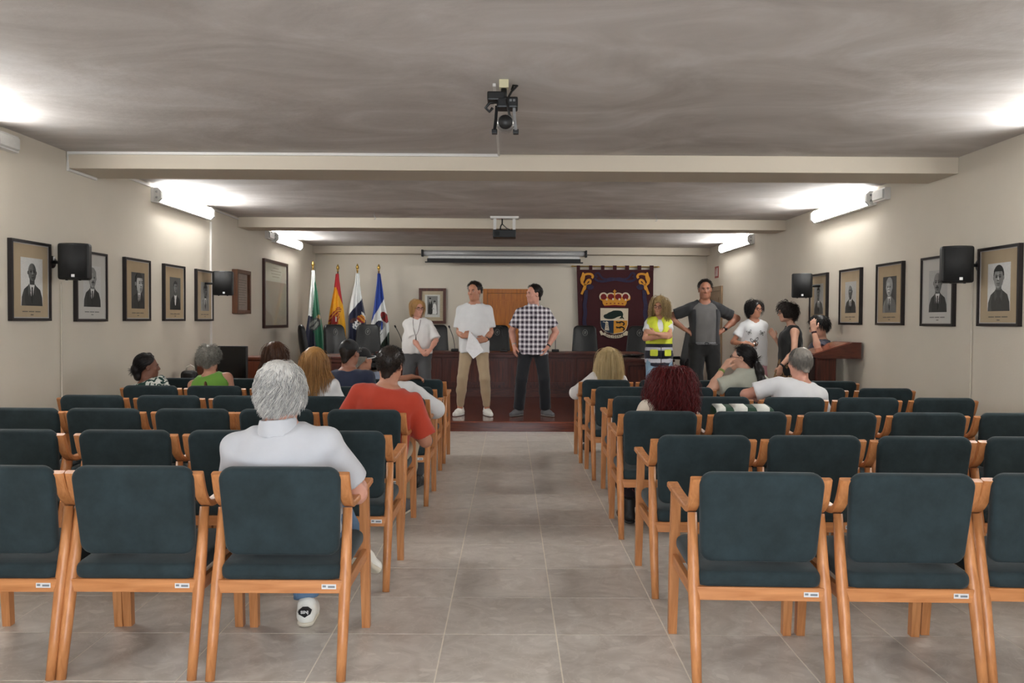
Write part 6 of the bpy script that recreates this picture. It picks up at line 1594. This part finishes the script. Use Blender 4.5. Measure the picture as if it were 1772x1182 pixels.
# ================================================================= SEATED AUDIENCE
def seat_person(label, key, hpx, htop, dYh, s, fem, hair_h=.012, nb=-.0, lean=.0, px=0.0, **k):
    c = CH[key].location; loc = (c.x, c.y, 0); q = Lc(loc, 0); Yh = c.y + dYh
    H = q(hpx, htop, Yh); H[2] -= (.118 * k.get('big', 1.0)) * s + hair_h
    HRm = rotm(*k.get('hrot', (0, 0, 0))); N = H + NP((-.35 * HRm[0, 1] * .1, -.030, -.138)) * s + NP((0, nb, lean))
    P = NP((H[0] * .35 + px, .035, .535)); sx = P[0]
    legs = k.pop('legs', {1: dict(a=(sx + .13, .42, .085), hint=(.2, 1, .6)), -1: dict(a=(sx - .13, .42, .085), hint=(-.2, 1, .6))})
    arms = k.pop('arms', {1: dict(w=(sx + .12, .22, .60), d=(-.5, .8, 0), n=(0, 0, -1), hint=(.4, -.8, -.6), hidden=1), -1: dict(w=(sx - .12, .22, .60), d=(.5, .8, 0), n=(0, 0, -1), hint=(-.4, -.8, -.6), hidden=1)})
    k.setdefault('vox', .0145); k.setdefault('shoes', dict(mat=S_DARK, vox=.011)); k.setdefault('face', False)
    J = person(label, loc, 0, s, fem, P=P, N=N, H=H, legs=legs, arms=arms, **k)
    J['q'] = q; J['loc'] = loc
    return J
# white-haired man, last row
c = CH[('L', 0, 486)].location; q = Lc((c.x, c.y, 0), 0)
J = seat_person('white haired man in white polo shirt and jeans in the last row', ('L', 0, 486), 488, 622, -.03, .98, False, .016, hrot=(-14, 4, 0), skin='pink', bw=1.15, belly=.02, seed=21, vox=.011, face=True, brow=(180, 176, 170),
    arms={1: dict(w=(.20, .30, .675), d=(-.3, 1, 0), n=(0, 0, -1), hint=(.6, -.6, -.9)), -1: dict(w=(-.14, .24, .66), d=(.4, .9, 0), n=(0, 0, -1), hint=(-.5, -.7, -.8))},
    legs={-1: dict(a=(-.03, .34, .085), hint=(-.1, 1, .7), toe=6), 1: dict(a=(.17, .47, .33), hint=(-.15, 1, .25), toedir=nv((.55, .55, -.5)), up=nv((.1, .6, .75)))},
    shirt=dict(name='polo_shirt', mat=cl('polo_white', (188, 189, 194)), e=.018, loose=.8, hem=-.08, sleeve=.78, flare=.03, folds=.0028, vox=.008, wl=.16, neck=-.004, collar=cl('polo_white', (0, 0, 0))), trousers=dict(mat=M_DENIM), shoes=dict(mat=S_WHITE, sole=S_SOLE, laces=S_WHITE, vox=.006))
hair_obj(J, H_WHITE, b_short(.009, -.012, .62, .01), [strands(J, 3276, .100, .0012, lambda u: u[2] > -.35 + .55 * u[1], pole=(.15, -.10, .98), grav=.22, steps=9, seed=21, off=.008, curl=.016, cfreq=1.05, lift=.05, bodyc=False, frizz=.05, prune=False, clump=1.6),
                                                       strands(J, 1014, .080, .0013, lambda u: -.5 < u[2] < .0 and u[1] < .35, pole=(0, -.25, .95), grav=.2, steps=8, seed=22, off=.010, curl=.018, cfreq=.9, lift=.3, bodyc=False, clump=2.2)], vox=.007)
shm, qq, sdv, up, toe = J['shoe-1']
po = [(-.030, .078), (-.012, .092), (.012, .092), (.030, .078), (.026, .066), (.012, .058), (0, .050), (-.012, .058), (-.026, .066)]
B0 = Matrix.Translation(Vector(qq(-.0875, 0))) @ Matrix([[sdv[0], toe[0], 0, 0], [sdv[1], toe[1], 0, 0], [0, 0, 1, 0], [0, 0, 0, 1]])
vs, fs_ = prism_geo(po, -.006, .02, B0); bd = obj_from('heel_badge', vs, fs_, M_BLK, shm)
text_mesh('badge_lettering', 'SSNJ', .018, M_WHITE, bd, B0 @ Matrix.Translation((0, -.0068, .075)) @ Matrix.Rotation(math.radians(90), 4, 'X'), bold=True)

# man in red T-shirt
J = seat_person('man in rust red T-shirt with short dark hair', ('L', 2, 632), 676, 599, .06, 1.0, False, .008, hrot=(-12, 6, 4), skin='tan', bw=1.12, seed=23, vox=.013,
    arms={1: dict(w=(.24, .30, .66), d=(-.3, 1, 0), n=(0, 0, -1), hint=(.6, -.6, -.9)), -1: dict(w=(-.14, .24, .62), d=(.5, .8, 0), n=(0, 0, -1), hint=(-.5, -.6, -.7))},
    shirt=dict(mat=cl('rust_red', (174, 56, 32)), e=.018, loose=.8, hem=-.1, sleeve=.82, flare=.03, folds=.003, vox=.009), trousers=dict(mat=C_BEIGE), shoes=dict(mat=S_GREY, sole=S_SOLE))
hair_obj(J, H_DARK, b_short(.007, -.004, .75, .0), [strands(J, 1716, .014, .0011, lambda u: u[2] > -.32 + .7 * u[1], pole=(0, -.2, 1), lift=.08, prune=False, off=.008, grav=.2, steps=4, seed=23, bodyc=False)])

# person in white shirt beyond him, elbow on the armrest
J = seat_person('person in white shirt and white cap hidden behind the man in red', ('L', 3, 683), 671, 606, .05, .95, False, .01, hrot=(0, 0, 0), skin='tan', bw=1.05, seed=24, fv=.008,
    arms={1: dict(w=(.25, .34, .665), d=(-.2, 1, 0), n=(0, 0, -1), hint=(1, -.7, -.6), hidden=1), -1: dict(w=(-.12, .24, .62), d=(.5, .8, 0), n=(0, 0, -1), hint=(-1, -.4, -.6), hidden=1)},
    shirt=dict(mat=C_WHITE, e=.022, loose=.8, hem=-.1, sleeve=1.05, flare=.02, folds=.003), trousers=dict(mat=C_GREYT))
hair_obj(J, H_GREY, b_short(.006), [])
def cap(J, mat, yaw=0, trim=None, back_gap=True):
    s = J['s']; f = Fld(NP((-.13, -.13, -.02)) * s, NP((.13, .13, .15)) * s, .006); f.ell(NP((0, -.012, .035)) * s, NP((.087, .108, .098)) * s, None, 0); f.above(NP((0, 0, .032)) * s, (0, .08, 1))
    if back_gap: f.ell(NP((0, -.115, .03)) * s, NP((.035, .03, .028)) * s, None, .004, sub=True)
    V, Q = f.mesh(); V = V @ J['HR'].T + J['H']; c = np_obj('cap', V, Q, mat, J['root'])
    n = 14; vs = []
    for i in range(n + 1):
        a = math.pi * i / n
        for r_, z_ in ((1.0, .036), (1.75, .024 - .012 * abs(math.cos(a)))): vs.append(((.084 * math.cos(a) * (1 if r_ == 1 else .98)), -.012 + .103 * math.sin(a) * r_ + (0 if r_ == 1 else 0), z_))
    top = [J['H'] + J['HR'] @ (NP(v) * s) for v in vs]; bot = [v - J['HR'] @ NP((0, 0, .005)) for v in top]; m = len(top); fs = []
    for i in range(n):
        a, b = 2 * i, 2 * i + 1; fs += [(a, b, b + 2, a + 2), (m + a, m + a + 2, m + b + 2, m + b), (b, m + b, m + b + 2, b + 2)]
    obj_from('brim', top + bot, fs, mat, c, True)
    if trim: tube('brim_trim', [tuple(top[2 * i + 1]) for i in range(n + 1)], .005, trim, c, 6)
    bm = bmesh.new(); bmesh.ops.create_uvsphere(bm, u_segments=8, v_segments=6, radius=.009, matrix=Matrix.Translation(Vector(J['H'] + J['HR'] @ NP((0, -.012, .134)) * s))); bm_obj('cap_button', bm, mat, c, True)
cap(J, cl('cap_white', (222, 222, 220)))

# woman with long caramel hair
J = seat_person('woman with long caramel hair and white top', ('L', 3, 553), 545, 599, .05, .93, True, .02, hrot=(-10, 2, 0), skin='fair', bw=1.05, seed=25, shirt=dict(mat=C_WHITE, e=.016, loose=.6, hem=-.1, sleeve=.8, flare=.02), trousers=dict(mat=M_DENIM))
LONG = lambda u: u[2] > -.35 + .75 * u[1]
def b_long(low=-.30, w=.085, th=.055, infl=.02, yb=-.06):
    def g(f, s):
        f.ell(NP((0, -.012, .032)) * s, NP((.076 + infl, .097 + infl * .8, .088 + infl * .8)) * s, None, 0)
        f.cone(NP((-w * .35, yb, -.02)) * s, NP((-w * .45, yb - .01, low)) * s, .062 * s, th * .7 * s, .04 * s); f.cone(NP((w * .35, yb, -.02)) * s, NP((w * .45, yb - .01, low)) * s, .062 * s, th * .7 * s, .04 * s)
        f.folds(.0025, 5, .03, (1, 1, .12)); f.ell(NP((0, .105, -.03)) * s, NP((.06, .08, .12)) * s, None, .012, sub=True); f.above(NP((0, 0, low)) * s, (0, 0, 1))
    return g
BL_ = ((-.25, -.25, -.45), (.25, .2, .18))
hair_obj(J, H_CARAM, b_long(-.30), [strands(J, 1482, .40, .0014, LONG, pole=(0, .1, 1), grav=.75, steps=10, seed=25, off=.022, curl=.008, cfreq=1.0, frizz=.12)], bounds=BL_, vox=.010)
# woman with brown hair and sunglasses on her head
J = seat_person('woman with long dark brown hair and bare shoulders', ('L', 4, 486), 478, 590, .05, .94, True, .018, hrot=(-18, 0, 0), skin='warm', bw=1.0, seed=26, shirt=dict(name='top', mat=cl('olive_top', (120, 122, 92)), e=.012, loose=.4, hem=-.1, sleeve=0), trousers=dict(mat=M_DENIM))
hair_obj(J, H_BROWN, b_long(-.27, .09), [strands(J, 1170, .36, .0014, LONG, pole=(0, .1, 1), grav=.7, steps=9, seed=26, off=.022, curl=.008, cfreq=1.0)], bounds=BL_, vox=.010)
# man in navy T-shirt and cap
J = seat_person('man in navy T-shirt and black baseball cap', ('L', 4, 596), 605, 587, .05, .98, False, .012, hrot=(-20, 2, 0), skin='brown', bw=1.08, seed=27, shirt=dict(mat=cl('navy', (34, 42, 66)), e=.018, loose=.8, hem=-.1, sleeve=.8, flare=.03), trousers=dict(mat=C_GREYT))
hair_obj(J, H_DARK, b_short(.004), []); cap(J, cl('cap_black', (28, 28, 30)))
# man in light blue shirt, arm along the next chair
c = CH[('L', 5, 625)].location; q = Lc((c.x, c.y, 0), 0)
J = seat_person('man in light blue shirt and dark cap with white trim, arm along next chair', ('L', 5, 625), 628, 601, .02, .95, False, .012, hrot=(-40, 4, 0), skin='tan', bw=1.06, seed=28, arms={1: dict(w=q(712, 652, 8.22), d=(1, 0.1, -.15), n=(0, -.3, -1), hint=(.3, -1, -.2), curl=.5), -1: dict(w=(-.1, .24, .62), d=(.5, .8, 0), n=(0, 0, -1), hint=(-1, -.4, -.6), hidden=1)},
    shirt=dict(mat=cl('light_blue', (146, 160, 186)), e=.018, loose=.8, hem=-.1, sleeve=.75, flare=.02), trousers=dict(mat=C_GREYT))
hair_obj(J, H_GREY, b_short(.004), []); cap(J, cl('cap_black', (0, 0, 0)), trim=C_WHITE)
# woman with grey curly hair, green top
J = seat_person('woman with short grey curls and bright green sleeveless top', ('L', 4, 373), 362, 595, .03, .93, True, .028, hrot=(4, 6, 0), skin='warm', bw=1.15, seed=29, shirt=dict(name='top', mat=cl('leaf_green', (106, 154, 58)), e=.014, loose=.5, hem=-.1, sleeve=0, neck=.006), trousers=dict(mat=C_BEIGE))
hair_obj(J, H_GREY, b_short(.016, -.01, .7, .0), [strands(J, 1014, .06, .0016, lambda u: u[2] > -.05 + .6 * u[1], pole=(0, .2, 1), lift=.9, grav=.05, steps=8, seed=29, curl=.012, cfreq=1.6, bodyc=False, off=.01), strands(J, 300, .03, .0022, lambda u: -.5 < u[2] < 0 and u[1] < .1, lift=.1, grav=.3, steps=4, seed=30, bodyc=False)])
R = J['R']; N = J['N']; s = J['s']
f = Fld(N - NP((.1, .3, .35)), N + NP((.1, .1, .1)), .006); cN = N + R @ NP((0, -.125, -.10)); f.ell(cN, NP((.010, .035, .05)), R, 0); fld_obj('keyhole_opening', f, plain('keyhole_dark', (96, 62, 44), .8), J['shirt'])
# woman with dark bun, floral blouse, head turned
J = seat_person('woman with black gathered hair and green and white leaf print blouse', ('L', 4, 263), 256, 613, .05, .88, True, .012, hrot=(-62, 2, 0), skin='deep', bw=1.08, seed=31, face=True, brow=(16, 12, 12), shirt=dict(name='blouse', mat=C_FLORAL, e=.02, loose=.6, hem=-.1, sleeve=.5, flare=.035), trousers=dict(mat=C_BLACKT))
def b_bun(f, s):
    b_short(.014, .01, .9, .0)(f, s); f.ell(NP((0, -.115, -.02)) * s, NP((.055, .05, .065)) * s, None, .03 * s); f.ell(NP((.0, -.10, -.09)) * s, NP((.045, .04, .05)) * s, None, .02 * s)
hair_obj(J, H_BLACK, b_bun, [strands(J, 780, .12, .0014, lambda u: u[2] > -.2 + .9 * u[1], pole=(0, .8, .5), grav=.15, steps=7, seed=31, off=.014, bodyc=False, tie=(0, -.12, -.02))])
# ---- right-hand block
J = seat_person('woman with straight blond hair and white blouse in the front row', ('R', 5, 1048), 1053, 600, .02, .90, True, .018, hrot=(4, 2, 0), skin='fair', bw=1.0, seed=32, arms={-1: dict(w=(-.20, .26, .66), d=(.3, 1, 0), n=(0, 0, -1), hint=(-1, -.6, -.6)), 1: dict(w=(.12, .24, .62), d=(-.5, .8, 0), n=(0, 0, -1), hint=(1, -.4, -.6), hidden=1)}, shirt=dict(name='blouse', mat=cl('soft_white', (214, 208, 204)), e=.022, loose=.7, hem=-.1, sleeve=1.2, flare=.02), trousers=dict(mat=C_BLACKT))
hair_obj(J, H_BLOND, b_long(-.29, .22, .07, .022), [strands(J, 1500, .40, .0015, LONG, pole=(0, .1, 1), grav=.48, steps=10, seed=32, off=.03, frizz=.2, lift=.45, curl=.004, cfreq=.8)], bounds=BL_, vox=.010)
J = seat_person('woman with curly wine red hair and cream top', ('R', 2, 1143), 1162, 632, .04, .93, True, .03, hrot=(4, 2, 0), skin='fair', bw=1.12, seed=33, shirt=dict(mat=C_CREAM, e=.024, loose=.9, hem=-.1, sleeve=.85, flare=.04, neck=.03), trousers=dict(mat=spot_mat('dark_floral', (40, 30, 36), (150, 80, 96), 18, .34, .42)), shoes=dict(mat=plain('boot_black', (20, 19, 20), .5), h=.16),
    legs={1: dict(a=(.10, .40, .085), hint=(.2, 1, .6)), -1: dict(a=(-.16, .10, .10), hint=(-.1, 1, .4))})
hair_obj(J, H_RED, b_long(-.24, .21, .10, .03, -.05), [strands(J, 1794, .30, .0015, LONG, pole=(0, .1, 1), grav=.30, steps=13, seed=33, off=.035, curl=.018, cfreq=3.4, lift=.75, frizz=.35, clump=2.5), strands(J, 900, .36, .0014, LONG, pole=(0, .1, 1), grav=.4, steps=13, seed=36, off=.04, curl=.02, cfreq=3.4, lift=.6, frizz=.4)], bounds=BL_, vox=.010)
c = CH[('R', 4, 1300)].location; q = Lc((c.x, c.y, 0), 0)
J = seat_person('woman with dark ponytail and pale grey green top resting cheek on hand', ('R', 4, 1300), 1284, 597, -.02, .95, True, .012, lean=.045, hrot=(66, 4, 6), tyaw=38, skin='fair', bw=1.05, seed=34, face=True, gl=GLB, brow=(24, 18, 16), arms={-1: dict(w=q(1252, 637, 7.52), d=(.55, .1, .75), n=(.75, .4, -.3), hint=(-.9, -.4, -.8), curl=.35), 1: dict(w=(.15, .22, .62), d=(-.5, .8, 0), n=(0, 0, -1), hint=(1, -.4, -.6), hidden=1)},
    shirt=dict(mat=cl('pale_sage', (176, 178, 164)), e=.024, loose=.9, hem=-.1, sleeve=.72, flare=.04, neck=-.014, top=1.0), trousers=dict(mat=M_DENIM))
hair_obj(J, H_BLACK, lambda f, s: (b_short(.012, -.005, .8, .0)(f, s), f.ell(NP((0, -.115, .0)) * s, NP((.035, .035, .04)) * s, None, .03 * s)), [strands(J, 780, .13, .0014, lambda u: u[2] > -.3 + .8 * u[1], pole=(0, .8, .5), grav=.1, steps=7, seed=34, off=.012, bodyc=False, tie=(0, -.115, -.01))])
# ponytail hanging down her back
s = J['s']; t0 = J['H'] + J['HR'] @ NP((0, -.125, -.005)) * s; f = Fld(t0 - NP((.15, .25, .42)), t0 + NP((.25, .12, .08)), .008)
pth = [t0, t0 + NP((.03, -.03, -.09)), t0 + NP((.05, -.05, -.19)), t0 + NP((.075, -.06, -.30))]
for a, b, ra, rb in zip(pth, pth[1:], (.026, .036, .034), (.036, .034, .016)): f.cone(a, b, ra, rb, .02)
f.folds(.003, 8, .03, (1, 1, .15)); fld_obj('ponytail', f, H_BLACK, J['root']); tube('hair_tie', [tuple(t0 + NP((.004, -.004, -.012))), tuple(t0 + NP((.01, -.01, -.03)))], .03, M_BLACK, J['root'], 10)
watch(J, -1, plain('bracelet_green', (120, 140, 70), .5), 'bracelet', .86, False)
c = CH[('R', 3, 1372)].location; q = Lc((c.x, c.y, 0), 0)
J = seat_person('grey haired man in white crew neck T-shirt in front of the lectern', ('R', 3, 1372), 1384, 602, .05, .95, False, .010, hrot=(20, 2, 0), skin='pink', bw=1.08, seed=35, arms={-1: dict(w=q(1316, 690, 6.95), d=(.2, 1, -.1), n=(0, 0, -1), hint=(-1, -.6, .1), curl=.4), 1: dict(w=(.16, .24, .62), d=(-.5, .8, 0), n=(0, 0, -1), hint=(1, -.4, -.6), hidden=1)},
    shirt=dict(mat=cl('tee_white', (224, 225, 227)), e=.018, loose=.8, hem=-.1, sleeve=.72, flare=.03), trousers=dict(mat=M_DENIM))
hair_obj(J, H_SALT, b_short(.009, -.004, .72, .0), [strands(J, 1404, .045, .0012, lambda u: u[2] > -.3 + .7 * u[1], pole=(0, .2, 1), lift=.12, grav=.3, steps=5, seed=35, bodyc=False)])
tube('necklace', [tuple(J['N'] + J['R'] @ NP((x, y, z_))) for x, y, z_ in ((-.064, 0, .0), (-.045, -.05, -.004), (0, -.068, -.006), (.045, -.05, -.004), (.064, 0, 0))], .0022, M_BRASS, J['root'], 6)
